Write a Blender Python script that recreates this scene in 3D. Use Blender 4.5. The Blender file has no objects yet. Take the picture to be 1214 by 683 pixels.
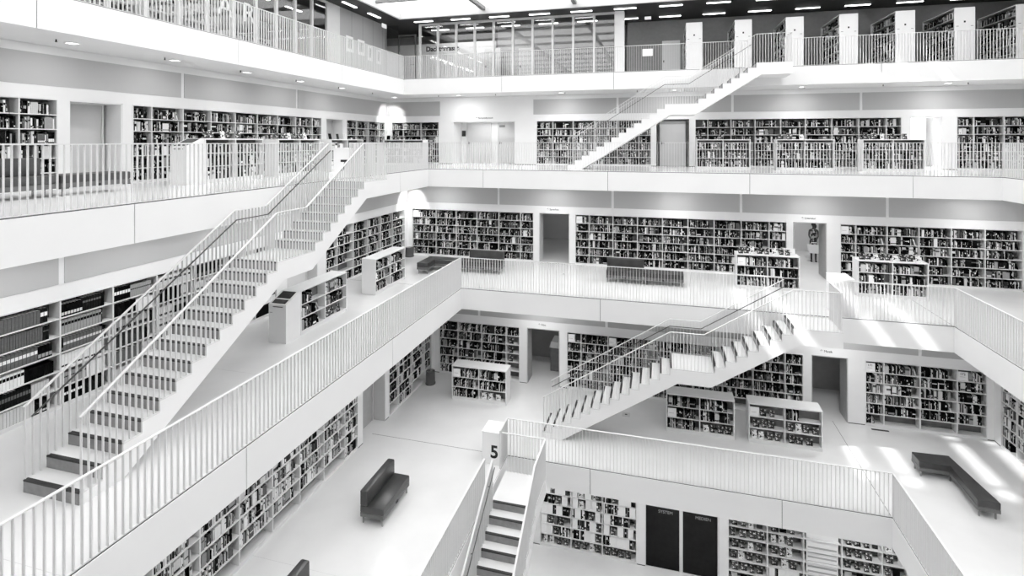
import bpy, bmesh, math, random
from mathutils import Matrix, Vector
random.seed(11)
C = bpy.context.scene.collection
PI = math.pi
sc = bpy.context.scene

# ------------------------------------------------------------------ measures of the hall (metres)
F, T, RAIL = 4.093, .735, 1.09
GD = 4.51
FL = {n: (n-4)*F for n in range(4, 9)}
XL = {n: -6.87-(n-6)*2.4775 for n in range(4, 9)}
XR = {n: 8.018+(n-6)*2.4775 for n in range(4, 9)}
YB = {n: 16.89+(n-6)*2.4775 for n in range(4, 9)}
YF = {n: 2.0-(n-6)*2.4775 for n in range(4, 9)}
WY = {n: YB[n]+GD for n in YB}
WL = {n: XL[n]-GD for n in YB}
WR = {n: XR[n]+GD for n in YB}
CAMZ = 1.137+3*F
CEIL = FL[8]+3.11
OUTY, OUTX0, OUTX1, FRONT = 26.9, -19.5, 20.5, -7.5

# ------------------------------------------------------------------ materials
def new_mat(name):
    m = bpy.data.materials.new(name); m.use_nodes = True
    nt = m.node_tree
    return m, nt, nt.nodes['Principled BSDF']
def plain(name, v, rough=.6, metal=0, noise=0, scale=6, bump=0, bscale=60, spec=.5, stretch=None):
    m, nt, b = new_mat(name)
    b.inputs['Roughness'].default_value = rough
    b.inputs['Metallic'].default_value = metal
    b.inputs['Specular IOR Level'].default_value = spec
    b.inputs['Base Color'].default_value = (v, v, v, 1)
    tc = nt.nodes.new('ShaderNodeTexCoord')
    mp = nt.nodes.new('ShaderNodeMapping'); nt.links.new(tc.outputs['Object'], mp.inputs[0])
    if stretch: mp.inputs['Scale'].default_value = stretch
    if noise:
        n = nt.nodes.new('ShaderNodeTexNoise'); n.inputs['Scale'].default_value = scale; n.inputs['Detail'].default_value = 4
        nt.links.new(mp.outputs[0], n.inputs['Vector'])
        r = nt.nodes.new('ShaderNodeMapRange')
        r.inputs['From Min'].default_value = .3; r.inputs['From Max'].default_value = .7
        r.inputs['To Min'].default_value = max(0, v-noise); r.inputs['To Max'].default_value = min(1, v+noise)
        nt.links.new(n.outputs['Fac'], r.inputs['Value'])
        nt.links.new(r.outputs['Result'], b.inputs['Base Color'])
    if bump:
        n2 = nt.nodes.new('ShaderNodeTexNoise'); n2.inputs['Scale'].default_value = bscale
        nt.links.new(mp.outputs[0], n2.inputs['Vector'])
        bp = nt.nodes.new('ShaderNodeBump'); bp.inputs['Strength'].default_value = bump
        nt.links.new(n2.outputs['Fac'], bp.inputs['Height']); nt.links.new(bp.outputs[0], b.inputs['Normal'])
    return m
def stripes(name, a, b_, scale, axis, rough=.6, width=.5):
    m, nt, b = new_mat(name)
    b.inputs['Roughness'].default_value = rough
    tc = nt.nodes.new('ShaderNodeTexCoord'); sp = nt.nodes.new('ShaderNodeSeparateXYZ')
    nt.links.new(tc.outputs['Object'], sp.inputs[0])
    mu = nt.nodes.new('ShaderNodeMath'); mu.operation = 'MULTIPLY'; mu.inputs[1].default_value = scale
    nt.links.new(sp.outputs[axis], mu.inputs[0])
    fr = nt.nodes.new('ShaderNodeMath'); fr.operation = 'FRACT'; nt.links.new(mu.outputs[0], fr.inputs[0])
    gt = nt.nodes.new('ShaderNodeMath'); gt.operation = 'GREATER_THAN'; gt.inputs[1].default_value = width
    nt.links.new(fr.outputs[0], gt.inputs[0])
    mx = nt.nodes.new('ShaderNodeMix'); mx.data_type = 'RGBA'
    mx.inputs['A'].default_value = (a, a, a, 1); mx.inputs['B'].default_value = (b_, b_, b_, 1)
    nt.links.new(gt.outputs[0], mx.inputs['Factor']); nt.links.new(mx.outputs['Result'], b.inputs['Base Color'])
    return m
def perforated(name, base, hole):
    m, nt, b = new_mat(name)
    b.inputs['Roughness'].default_value = .7
    tc = nt.nodes.new('ShaderNodeTexCoord')
    v = nt.nodes.new('ShaderNodeTexVoronoi'); v.inputs['Scale'].default_value = 28; v.inputs['Randomness'].default_value = 0
    nt.links.new(tc.outputs['Object'], v.inputs['Vector'])
    lt = nt.nodes.new('ShaderNodeMath'); lt.operation = 'LESS_THAN'; lt.inputs[1].default_value = .3
    nt.links.new(v.outputs['Distance'], lt.inputs[0])
    mx = nt.nodes.new('ShaderNodeMix'); mx.data_type = 'RGBA'
    mx.inputs['A'].default_value = (base,)*3+(1,); mx.inputs['B'].default_value = (hole,)*3+(1,)
    nt.links.new(lt.outputs[0], mx.inputs['Factor']); nt.links.new(mx.outputs['Result'], b.inputs['Base Color'])
    return m
def emitter(name, v, s):
    m, nt, b = new_mat(name)
    b.inputs['Base Color'].default_value = (v, v, v, 1)
    b.inputs['Emission Color'].default_value = (1, 1, 1, 1); b.inputs['Emission Strength'].default_value = s
    return m
def glass_mat(name, tint, gloss):
    m = bpy.data.materials.new(name); m.use_nodes = True; nt = m.node_tree
    nt.nodes.remove(nt.nodes['Principled BSDF'])
    out = nt.nodes['Material Output']
    tr = nt.nodes.new('ShaderNodeBsdfTransparent'); tr.inputs[0].default_value = (tint, tint, tint, 1)
    gl = nt.nodes.new('ShaderNodeBsdfGlossy'); gl.inputs['Roughness'].default_value = .02
    mx = nt.nodes.new('ShaderNodeMixShader'); mx.inputs[0].default_value = gloss
    nt.links.new(tr.outputs[0], mx.inputs[1]); nt.links.new(gl.outputs[0], mx.inputs[2]); nt.links.new(mx.outputs[0], out.inputs[0])
    return m
def frosted_mat(name):
    m = bpy.data.materials.new(name); m.use_nodes = True; nt = m.node_tree
    nt.nodes.remove(nt.nodes['Principled BSDF'])
    out = nt.nodes['Material Output']
    tr = nt.nodes.new('ShaderNodeBsdfTranslucent'); tr.inputs[0].default_value = (.8, .8, .8, 1)
    nt.links.new(tr.outputs[0], out.inputs[0])
    return m

M = {}
M['white'] = plain('white_plaster', .80, .75, noise=.012, scale=1.5, spec=.2)
M['fascia'] = plain('white_panel', .83, .6, noise=.008, scale=1, spec=.25)
M['floor'] = plain('pale_screed', .74, .22, noise=.03, scale=.9, spec=.5)
M['joint'] = plain('dark_joint', .06, .8)
M['soft'] = plain('grey_reveal', .55, .7, noise=.01)
M['acoustic'] = perforated('perforated_board', .46, .12)
M['frame'] = plain('shelf_lacquer', .74, .45, noise=.012, scale=3)
M['caseback'] = plain('shaded_shelf_back', .15, .7, noise=.02)  # darkened colour stands in for the shadow gap above the books
M['rail'] = plain('white_powder_coat', .72, .4, noise=.01)
M['hand'] = plain('dark_steel', .09, .3, metal=.3, noise=.01)
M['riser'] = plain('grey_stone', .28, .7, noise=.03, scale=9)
M['nosing'] = plain('dark_nosing', .03, .6)
M['leather'] = plain('dark_leather', .035, .33, noise=.01, scale=5, bump=.08, bscale=120, spec=.8)
M['leather2'] = plain('grey_leather', .045, .45, noise=.012, scale=5, bump=.08, bscale=120, spec=.6)
M['sofabase'] = plain('dark_veneer', .13, .5, noise=.015, scale=8, stretch=(1, 8, 1))
M['chrome'] = plain('brushed_steel', .35, .25, metal=1, noise=.03)
M['glass'] = glass_mat('clear_glass', .93, .07)
M['roofglass'] = glass_mat('roof_glass', .96, .02)
M['frost'] = frosted_mat('frosted_glass')
M['roofframe'] = plain('grey_roof_frame', .2, .6, noise=.01)
M['darkglass'] = plain('dark_glass', .008, .12, noise=.003, spec=.15)
M['paleglass'] = plain('pale_glass_door', .55, .15, noise=.05, scale=.8)
M['slat'] = stripes('dark_slatted_ceiling', .03, .008, 8, 'Y')
M['slatX'] = stripes('dark_slatted_boards', .03, .008, 8, 'X')
M['board'] = stripes('timber_boards', .40, .32, 1.1, 'Y', width=.93)
M['darkwall'] = plain('grey_wall', .28, .8, noise=.015)
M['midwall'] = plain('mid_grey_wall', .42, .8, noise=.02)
M['mullion'] = plain('pale_mullion', .66, .4, noise=.01)
M['paper'] = plain('white_card', .86, .7, noise=.01)
M['poster'] = plain('grey_print', .3, .7, noise=.25, scale=9)
M['text'] = plain('black_lettering', .01, .6)
M['textpale'] = plain('pale_lettering', .8, .6)
M['textgrey'] = plain('grey_lettering', .25, .6)
M['lamp'] = emitter('lit_lens', .9, 1.3)
M['tube'] = emitter('lit_tube', .9, 4.0)
M['exit'] = emitter('lit_sign', .6, .3)
M['pages'] = plain('paper_block', .78, .8, noise=.04, scale=80)
M['bin'] = plain('grey_bin', .09, .4, noise=.01)
M['skin'] = plain('skin', .05, .5, noise=.01)
M['hair'] = plain('dark_hair', .01, .5, noise=.004, scale=40)
M['dress'] = plain('patterned_cloth', .09, .8, noise=.12, scale=11)
M['screen'] = plain('dark_screen', .02, .2)
M['doorleaf'] = plain('pale_door', .62, .5, noise=.01)
TONES = [.003, .010, .04, .13, .34, .62, .84]
for i, v in enumerate(TONES):
    M['book%d' % i] = plain('book_cloth_%d' % i, v, .55, noise=min(.02, v*.4), scale=30, spec=.06)
TN = ['black', 'black', 'dark grey', 'grey', 'light grey', 'pale', 'white']
def cover_mat(name, a, b_, scale):
    m, nt, b = new_mat(name)
    b.inputs['Roughness'].default_value = .45
    tc = nt.nodes.new('ShaderNodeTexCoord')
    v = nt.nodes.new('ShaderNodeTexVoronoi'); v.inputs['Scale'].default_value = scale
    nt.links.new(tc.outputs['Object'], v.inputs['Vector'])
    cr = nt.nodes.new('ShaderNodeValToRGB'); cr.color_ramp.interpolation = 'CONSTANT'
    cr.color_ramp.elements[0].color = (a, a, a, 1); cr.color_ramp.elements[1].color = (b_, b_, b_, 1); cr.color_ramp.elements[1].position = .62
    sp = nt.nodes.new('ShaderNodeSeparateColor'); nt.links.new(v.outputs['Color'], sp.inputs[0])
    nt.links.new(sp.outputs[0], cr.inputs[0]); nt.links.new(cr.outputs[0], b.inputs['Base Color'])
    return m
M['coverA'] = cover_mat('printed_cover_dark', .006, .5, 26)
M['coverB'] = cover_mat('printed_cover_grey', .03, .75, 30)
M['dress'] = cover_mat('patterned_dress', .015, .45, 16)
M['coverC'] = cover_mat('printed_cover_pale', .75, .02, 24)

# ------------------------------------------------------------------ mesh builder
class MB:
    def __init__(s): s.v = []; s.f = []; s.m = []
    def face(s, idx, mi=0): s.f.append(idx); s.m.append(mi)
    def box(s, x0, x1, y0, y1, z0, z1, mi=0, mat=None):
        b = len(s.v)
        p = [(x0, y0, z0), (x1, y0, z0), (x1, y1, z0), (x0, y1, z0), (x0, y0, z1), (x1, y0, z1), (x1, y1, z1), (x0, y1, z1)]
        if mat is not None: p = [tuple(mat @ Vector(q)) for q in p]
        s.v += p
        for q in ((3, 2, 1, 0), (4, 5, 6, 7), (0, 1, 5, 4), (1, 2, 6, 5), (2, 3, 7, 6), (3, 0, 4, 7)):
            s.face([b+i for i in q], mi)
        return s
    def bbox(s, x0, x1, y0, y1, z0, z1, r, mi=0):          # box with chamfered vertical and top edges
        b = len(s.v)
        def ring(i, z):
            return [(x0+i+r, y0+i, z), (x1-i-r, y0+i, z), (x1-i, y0+i+r, z), (x1-i, y1-i-r, z), (x1-i-r, y1-i, z), (x0+i+r, y1-i, z), (x0+i, y1-i-r, z), (x0+i, y0+i+r, z)]
        rs = [ring(r*.6, z0), ring(0, z0+r), ring(0, z1-r), ring(r*.3, z1-r*.3), ring(r, z1)]
        for q in rs: s.v += q
        for k in range(len(rs)-1):
            for i in range(8):
                j = (i+1) % 8
                s.face([b+8*k+i, b+8*k+j, b+8*k+8+j, b+8*k+8+i], mi)
        s.face([b+7-i for i in range(8)], mi); s.face([b+8*(len(rs)-1)+i for i in range(8)], mi)
        return s
    def prism(s, poly, z0, z1, mi=0, plane='xy'):           # poly CCW in the plane, extruded along the third axis
        b = len(s.v); n = len(poly)
        def P(a, c, h):
            return (a, c, h) if plane == 'xy' else (a, h, c)
        s.v += [P(a, c, z0) for a, c in poly]+[P(a, c, z1) for a, c in poly]
        if plane == 'xy':
            s.face([b+n-1-i for i in range(n)], mi); s.face([b+n+i for i in range(n)], mi)
            for i in range(n):
                j = (i+1) % n; s.face([b+i, b+j, b+n+j, b+n+i], mi)
        else:
            s.face([b+i for i in range(n)], mi); s.face([b+2*n-1-i for i in range(n)], mi)
            for i in range(n):
                j = (i+1) % n; s.face([b+j, b+i, b+n+i, b+n+j], mi)
        return s
    def lathe(s, prof, cx=0, cy=0, n=20, mi=0):
        b = len(s.v)
        for r, z in prof:
            for i in range(n):
                a = 2*PI*i/n; s.v.append((cx+r*math.cos(a), cy+r*math.sin(a), z))
        for k in range(len(prof)-1):
            for i in range(n):
                j = (i+1) % n; s.face([b+k*n+i, b+k*n+j, b+k*n+n+j, b+k*n+n+i], mi)
        s.face([b+n-1-i for i in range(n)], mi); s.face([b+(len(prof)-1)*n+i for i in range(n)], mi)
        return s
    def bar(s, p, q, w, h, mi=0):                            # rectangular bar from p to q; w across (horizontal), h vertical
        p = Vector(p); q = Vector(q); d = (q-p).normalized()
        side = d.cross(Vector((0, 0, 1)))
        side = side.normalized() if side.length > 1e-6 else Vector((1, 0, 0))
        up = side.cross(d).normalized()
        b = len(s.v)
        for e in (p, q):
            for a, c in ((-1, -1), (1, -1), (1, 1), (-1, 1)):
                s.v.append(tuple(e+side*a*w/2+up*c*h/2))
        for i in range(4):
            j = (i+1) % 4; s.face([b+i, b+j, b+4+j, b+4+i], mi)
        s.face([b+3, b+2, b+1, b], mi); s.face([b+4, b+5, b+6, b+7], mi)
        return s
    def mesh(s, name, mats):
        me = bpy.data.meshes.new(name); me.from_pydata(s.v, [], s.f); me.validate()
        for m in mats: me.materials.append(M[m])
        if len(mats) > 1: me.polygons.foreach_set('material_index', s.m[:len(me.polygons)])
        me.update(); return me
    def build(s, name, mats, parent=None, loc=(0, 0, 0), rotz=0):
        if isinstance(mats, str): mats = [mats]
        o = bpy.data.objects.new(name, s.mesh(name, mats)); C.objects.link(o)
        o.location = loc; o.rotation_euler = (0, 0, rotz)
        if parent: o.parent = parent
        return o
def smooth(o, ang=40):
    for p in o.data.polygons: p.use_smooth = True
    try: o.data.set_sharp_from_angle(angle=math.radians(ang))
    except Exception: pass
    return o
def tag(o, label, cat, group=None, kind=None):
    o['label'] = label; o['category'] = cat
    if group: o['group'] = group
    if kind: o['kind'] = kind
    return o
def thing(name, label, cat, loc=(0, 0, 0), rotz=0, group=None):
    o = bpy.data.objects.new(name, None); C.objects.link(o); o.empty_display_size = .1
    o.location = loc; o.rotation_euler = (0, 0, rotz)
    return tag(o, label, cat, group)
def inst(mesh, name, parent, loc, rotz=0, scale=(1, 1, 1)):
    o = bpy.data.objects.new(name, mesh); C.objects.link(o)
    o.parent = parent; o.location = loc; o.rotation_euler = (0, 0, rotz); o.scale = scale
    return o
def struct(o): o['kind'] = 'structure'; return o
def text(name, body, size, mat, loc, rot, parent=None, align='CENTER', ext=.004, sx=1, off=0):
    cu = bpy.data.curves.new(name, 'FONT'); cu.body = body; cu.size = size; cu.extrude = ext
    cu.offset = off; cu.align_x = align; cu.align_y = 'CENTER'; cu.materials.append(M[mat])
    o = bpy.data.objects.new(name, cu); C.objects.link(o); o.location = loc; o.rotation_euler = rot; o.scale = (sx, 1, 1)
    if parent: o.parent = parent
    return o
ORD = ['first', 'second', 'third', 'fourth', 'fifth', 'sixth', 'seventh', 'eighth', 'ninth', 'tenth', 'eleventh', 'twelfth', 'thirteenth', 'fourteenth', 'fifteenth',
       'sixteenth', 'seventeenth', 'eighteenth', 'nineteenth', 'twentieth', 'twenty-first', 'twenty-second', 'twenty-third', 'twenty-fourth', 'twenty-fifth', 'twenty-sixth',
       'twenty-seventh', 'twenty-eighth', 'twenty-ninth', 'thirtieth', 'thirty-first', 'thirty-second', 'thirty-third', 'thirty-fourth', 'thirty-fifth', 'thirty-sixth', 'thirty-seventh', 'thirty-eighth', 'thirty-ninth', 'fortieth']

# ------------------------------------------------------------------ slabs, fascias
JX = [-11.95, -6.95, -1.95, 3.05, 8.05]
JY = [2.3, 7.2, 12.1, 17.02]
trim_no = [0]
for n in range(4, 9):
    z = FL[n]; mb = MB()
    if n == 4:
        mb.box(OUTX0, OUTX1, FRONT, OUTY, -.3, 0)
    else:
        e = .02
        xl, xr, yb, yf = XL[n]-e, XR[n]+e, YB[n]+e, YF[n]-e
        for (a, b, c, d) in ((OUTX0, xl, FRONT, OUTY), (xr, OUTX1, FRONT, OUTY), (xl, xr, yb, OUTY), (xl, xr, FRONT, yf)):
            if n == 5 and False: pass
            mb.box(a, b, c, d, z-T+.01, z, 0)
        # the lower faces are ceilings: painted white
        mb.m = [1 if i % 6 == 0 else (0 if i % 6 == 1 else 2) for i in range(len(mb.f))]
        w = .006
        mb.box(WL[n], XL[n], YB[n]-w, YB[n]+w, z, z+.0015, 2)
        mb.box(XR[n]-w, XR[n]+w, YB[n], WY[n], z, z+.0015, 2)
        for yy in (4.5, 9.5): mb.box(WL[n], XL[n], yy-.003, yy+.003, z, z+.001, 3)
        for xx in (-1.95, 3.05): mb.box(xx-.003, xx+.003, YB[n], WY[n], z, z+.001, 3)
    o = struct(mb.build('floor', ['floor', 'white', 'joint', 'soft']))
    if n == 4: continue
    g = .008                                                # panel joint half width
    def panels(lo, hi, js):
        pts = [lo]+[j for j in js if lo+.3 < j < hi-.3]+[hi]
        return [(pts[i]+(g if i else 0), pts[i+1]-(g if i < len(pts)-2 else 0)) for i in range(len(pts)-1)]
    z0, z1 = z-T, z-.016
    sides = []
    mb = MB()
    for a, b in panels(YF[n], YB[n], JY): mb.box(XL[n]-.035, XL[n], a, b, z0, z1)
    sides.append(mb); mb = MB()
    for a, b in panels(XL[n]-.03, XR[n]+.03, JX): mb.box(a, b, YB[n], YB[n]+.035, z0, z1)
    sides.append(mb); mb = MB()
    for a, b in panels(YF[n], YB[n], JY): mb.box(XR[n], XR[n]+.035, a, b, z0, z1)
    sides.append(mb); mb = MB()
    for a, b in panels(XL[n], XR[n], JX): mb.box(a, b, YF[n]-.035, YF[n], z0, z1)
    sides.append(mb)
    for mb in sides:
        trim_no[0] += 1
        struct(mb.build('trim_%d' % trim_no[0], 'fascia'))

# ------------------------------------------------------------------ walls, in wall coordinates: a along, d into the wall, z up
ROT = {'back': 0, 'left': PI/2, 'right': -PI/2}
def frame_of(side, n):
    if side == 'back': return (0, WY[n], FL[n]), 0
    if side == 'left': return (WL[n], 0, FL[n]), PI/2
    return (WR[n], 0, FL[n]), -PI/2
CH = 2.14                                                     # top of cases and openings
HT = F-T                                                      # clear height under the slab
def wall(side, n, a0, a1, gaps, seams, noband=()):
    """gaps: (from, to, top) openings for cases and doors, from the floor."""
    loc, rz = frame_of(side, n)
    mb = MB(); th = .30
    cur = a0
    for g0, g1, top in sorted(gaps):
        if g0 > cur: mb.box(cur, g0, 0, th, 0, CH)
        if top < CH: mb.box(g0, g1, 0, th, top, CH)
        cur = g1
    if a1 > cur: mb.box(cur, a1, 0, th, 0, CH)
    mb.box(a0, a1, 0, th, CH, HT+.006)
    o = struct(mb.build('wall_'+side, 'white', None, loc, rz))
    bb = MB(); cur = a0
    for g0, g1, top in sorted(gaps):
        if g0 > cur: bb.box(cur, g0, -.006, 0, 0, .022)
        cur = g1
    if a1 > cur: bb.box(cur, a1, -.006, 0, 0, .022)
    struct(bb.build('shadow_line_'+side, 'joint', None, loc, rz))  # dark strip paints the shadow line where wall meets floor
    edges = [a0]+[s for s in seams if a0+.2 < s < a1-.2]+[a1]
    for i in range(len(edges)-1):
        p, q = edges[i]+.05, edges[i+1]-.05
        for (b0, b1) in noband:
            if b0 < q and b1 > p:
                if b0-p > .3: MB().box(p, b0-.02, -.012, -.0, 2.44, 3.17).build('acoustic_panel', 'acoustic', o)
                p = b1+.02
        if q-p > .2: MB().box(p, q, -.012, -.0, 2.44, 3.17).build('acoustic_panel', 'acoustic', o)
    return o

BOOKS = []      # every book: dict
def fill_cell(root, cid, bay, row, x0, x1, z0, ch, yfront, depth, style, rnd, flip=False):
    """books standing on one shelf cell; local coordinates of the case. yfront: local y of the shelf front edge, books face -y (or +y when flip)."""
    w = x1-x0
    r = rnd.random()
    def add(x, bw, bh, bd, off, tone, rot=0, kind='spine', zz=None):
        BOOKS.append(dict(root=root, cid=cid, bay=bay, row=row, x=x, w=bw, h=bh, d=bd, off=off, z=z0 if zz is None else zz, yf=yfront, flip=flip, tone=tone, rot=rot, kind=kind, idx=0))
    if style == 'empty' or (style == 'sparse' and r < .25): return
    if style in ('display', 'faceout'):
        x = x0+.05+rnd.random()*.05
        while x < x1-.2:
            bw = rnd.uniform(.13, .19); bh = rnd.uniform(.19, .25)
            add(x, bw, bh, rnd.uniform(.015, .03), rnd.uniform(.03, .08), rnd.choice((0, 0, 0, 1, 1, 2)), rnd.uniform(-.25, -.12), 'face')
            x += bw+rnd.uniform(.04, .12)
        return
    if style == 'boxes':
        x = x0+.01
        while x < x1-.06:
            if rnd.random() < .5:
                bw = rnd.uniform(.15, .22)
                if x+bw > x1: break
                add(x, bw, .29, .2, .02, 6, 0, 'spine'); x += bw+.004
            elif rnd.random() < .6:
                for k in range(rnd.randint(2, 5)):
                    bw = rnd.uniform(.03, .05)
                    if x+bw > x1: break
                    add(x, bw, rnd.uniform(.25, .29), .2, .02, rnd.choice([0, 1, 2, 3, 6]), 0, 'spine'); x += bw+.002
            else:
                add(min(x+.03, x1-.2), .16, .2, .02, .04, rnd.randrange(3), -.2, 'face'); x += .25
        return
    fillto = x0+w*(rnd.uniform(.78, .99) if style != 'sparse' else rnd.uniform(.35, .9))
    if style == 'light': pal, wt = [0, 1, 2, 3, 4, 5, 6], [12, 8, 8, 12, 16, 20, 24]
    elif style == 'dark': pal, wt = [0, 1, 2, 3, 4, 5, 6], [42, 14, 9, 8, 9, 8, 11]
    else: pal, wt = [0, 1, 2, 3, 4, 5, 6], [36, 14, 9, 9, 11, 9, 13]
    x = x0+.004
    if style == 'sign':
        x = x0+.29
    while x < fillto-.012:
        if style == 'series' and rnd.random() < .85 or rnd.random() < .07:       # a run of look-alike volumes
            k = rnd.randint(6, 16) if style == 'series' else rnd.randint(2, 6)
            bw = rnd.uniform(.034, .055) if style == 'series' else rnd.uniform(.014, .028)
            bh = rnd.uniform(.22, .29); bd = rnd.uniform(.16, .2); tn = rnd.choices(pal, wt)[0]
            for i in range(k):
                if x+bw > fillto: break
                add(x, bw, bh, bd, .02, tn); x += bw+(.006 if style == 'series' else .0025)
        else:
            bw = rnd.choice((rnd.uniform(.01, .022), rnd.uniform(.016, .04))); bh = rnd.uniform(.18, .285); bd = rnd.uniform(.13, .2)
            if x+bw > fillto: break
            add(x, bw, min(bh, ch-.02), bd, rnd.uniform(.015, .05), rnd.choices(pal, wt)[0]); x += bw+rnd.uniform(.001, .006)
    if x < x1-.16 and rnd.random() < .35:                       # one leaning against the row
        add(x+.01, rnd.uniform(.02, .035), rnd.uniform(.2, .25), .16, .03, rnd.choices(pal, wt)[0], rnd.uniform(.18, .32), 'lean')
    elif x < x1-.28 and rnd.random() < .3:
        add(x+.05, .16, rnd.uniform(.2, .25), .02, .05, rnd.randrange(3), -.2, 'face')

CASES = []
PITCH = .343
def wall_case(side, n, edges, label, phrase, style='mixed', rows=6, rowstyle=None, bot=.075):
    """built-in bookcase; edges: bay limits along the wall coordinate (Y is given as is for the side walls)."""
    if side == 'right': edges = sorted(-e for e in edges)
    loc, rz = frame_of(side, n)
    o = Vector((loc[0], loc[1], 0))+Matrix.Rotation(rz, 3, 'Z') @ Vector((edges[0], 0, 0))
    t = thing('built_in_bookcase', label, 'bookcase', (o.x, o.y, FL[n]), rz)
    L = edges[-1]-edges[0]; D = .30; f = -.015
    mb = MB(); s = .025
    mb.box(0, s, f, D, 0, CH).box(L-s, L, f, D, 0, CH).box(s, L-s, f, D, CH-.03, CH).box(s, L-s, f+.01, D, 0, bot)
    mb.build('frame', 'frame', t)
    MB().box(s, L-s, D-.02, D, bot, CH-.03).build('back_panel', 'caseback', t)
    es = [e-edges[0] for e in edges]
    for e in es[1:-1]: MB().box(e-.014, e+.014, f+.004, D-.02, bot, CH-.03).build('divider', 'frame', t)
    rnd = random.Random(hash((side, n, round(edges[0]*10))) & 0xffff)
    rnd = random.Random(int(n*1000+edges[0]*37+{'back': 1, 'left': 2, 'right': 3}[side]*777))
    cid = len(CASES); CASES.append((t, phrase, side, n))
    ph = (CH-.03-bot)/rows
    for r in range(rows):
        z0 = bot+ph*(rows-1-r)
        if r < rows-1:
            sh = MB()
            for i in range(len(es)-1):
                sh.box(es[i]+(s if i == 0 else .014), es[i+1]-(s if i == len(es)-2 else .014), f+.002, D-.02, z0-.022, z0)
            sh.build('shelf', 'frame', t)
        for b in range(len(es)-1):
            stl = style
            if rowstyle: stl = rowstyle(r, b, rnd) or style
            fill_cell(t, cid, b, r, es[b]+.03, es[b+1]-.02, z0, ph-.022, f+.01, D, stl, rnd)
    return t
def sign_first(r, b, rnd):
    return 'sign' if (r == 0 and b == 0) else None

def free_case(loc, rotz, label, phrase, L=2.06, rows=3, style='mixed', rowstyle=None, topbooks=0, both=True, top=1.22, D=.53):
    t = thing('low_bookcase', label, 'bookcase', loc, rotz)
    s = .03; bot = .11
    MB().box(.01, L-.01, .015, D-.015, 0, bot-.03, 0).build('plinth', 'frame', t)
    mb = MB(); mb.box(0, s, 0, D, .025, top-.035).box(L-s, L, 0, D, .025, top-.035).box(s, L-s, .005, D-.005, bot-.03, bot)
    mb.build('frame', 'frame', t)
    MB().box(-.004, L+.004, -.004, D+.004, top-.035, top).build('top_board', 'frame', t)
    MB().box(s, L-s, D/2-.012, D/2+.012, bot, top-.035).build('back_panel', 'caseback', t)
    MB().box(L/2-.012, L/2+.012, .004, D-.004, bot, top-.035).build('divider', 'frame', t)
    rnd = random.Random(int(loc[0]*91+loc[1]*17+loc[2]*5)); cid = len(CASES); CASES.append((t, phrase, 'free', 0))
    ph = (top-.035-bot)/rows
    for r in range(rows):
        z0 = bot+ph*(rows-1-r)
        if r < rows-1:
            sh = MB().box(s, L/2-.012, .004, D-.004, z0-.02, z0).box(L/2+.012, L-s, .004, D-.004, z0-.02, z0); sh.build('shelf', 'frame', t)
        for b in range(2):
            stl = (rowstyle(r, b, rnd) if rowstyle else None) or style
            x0 = s if b == 0 else L/2+.012; x1 = L/2-.012 if b == 0 else L-s
            fill_cell(t, cid, b, r, x0+.01, x1-.01, z0, ph-.02, .004, D/2, stl, rnd)
            if both: fill_cell(t, cid, b, r+10, x0+.01, x1-.01, z0, ph-.02, D-.004, D/2, 'mixed', rnd, True)
    x = .08
    for k in range(topbooks):
        bw = rnd.uniform(.13, .19)
        BOOKS.append(dict(root=t, cid=cid, bay=0, row=-1, x=x, w=bw, h=rnd.uniform(.19, .24), d=.02, off=rnd.uniform(.1, .2), z=top, yf=.0, flip=False, tone=k % 3, rot=-.22, kind='face', idx=0))
        x += bw+rnd.uniform(.03, (L-.3)/topbooks-.12 if topbooks < 9 else .06)
        if x > L-.2: break
    return t

gapsof = {}
def G(edges, top=CH): return (edges[0], edges[-1], top)

# ---- level 8 is glazed; levels 4-7 have walls with cases
# level 7
b7a = [-13.62, -12.95, -11.95, -10.94]; b7b = [-5.83, -5.03, -4.04, -3.0, -1.96, -.98, -.43]
b7c = [1.48, 2.03, 3.0, 3.98, 5.0, 5.97, 6.97, 7.97, 8.97, 9.52]; b7d = [11.42, 12.0, 13.0, 13.95, 14.9]
wall('back', 7, WL[7]-.3, WR[7]+.3, [G(b7a), (-10.18, -6.9, CH), G(b7b), (-.2, 1.23, CH), G(b7c), (9.82, 10.93, CH), G(b7d)], [-6.95, -1.95, 3.05, 8.05], noband=((-10.87, -6.0),))
l7a = [4.3, 5.2, 6.2, 7.15, 8.1, 8.85]; l7b = [10.61, 11.15, 12.12, 13.09, 14.05, 15.02, 16.0, 16.97, 17.95, 18.52]; l7c = [20.3, 21.1, 22.1, 23.1, 23.6]
wall('left', 7, -5, WY[7], [G(l7a), (9.09, 10.35, CH), G(l7b), (18.85, 20.05, CH), G(l7c)], JY)
wall('right', 7, -WY[7], 5, [], [-y for y in JY])
# level 6
b6a = [-11.14, -9.95, -8.96, -7.97, -6.95, -5.95, -5.35]; b6b = [-3.53, -2.94, -1.94, -.94, .06, 1.06, 2.06, 3.06, 4.07, 4.7]
b6c = [6.52, 7.05, 8.07, 9.08, 10.08, 11.09, 12.2]
wall('back', 6, WL[6]-.3, WR[6]+.3, [G(b6a), (-5.11, -3.78, CH), G(b6b), (4.91, 6.07, CH), G(b6c)], [-6.95, -1.95, 3.05, 8.07])
l6a = [4.35, 5.33, 6.33, 7.31, 8.3, 9.28, 10.27, 11.25, 12.25, 13.1]; l6b = [15.45, 16.1, 17.1, 18.08, 19.05, 20.03, 21.13]
wall('left', 6, -5, WY[6], [G(l6a), (13.55, 15.0, CH), G(l6b)], [7.33, 12.2, 17.1])
wall('right', 6, -WY[6], 5, [], [-y for y in JY])
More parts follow.
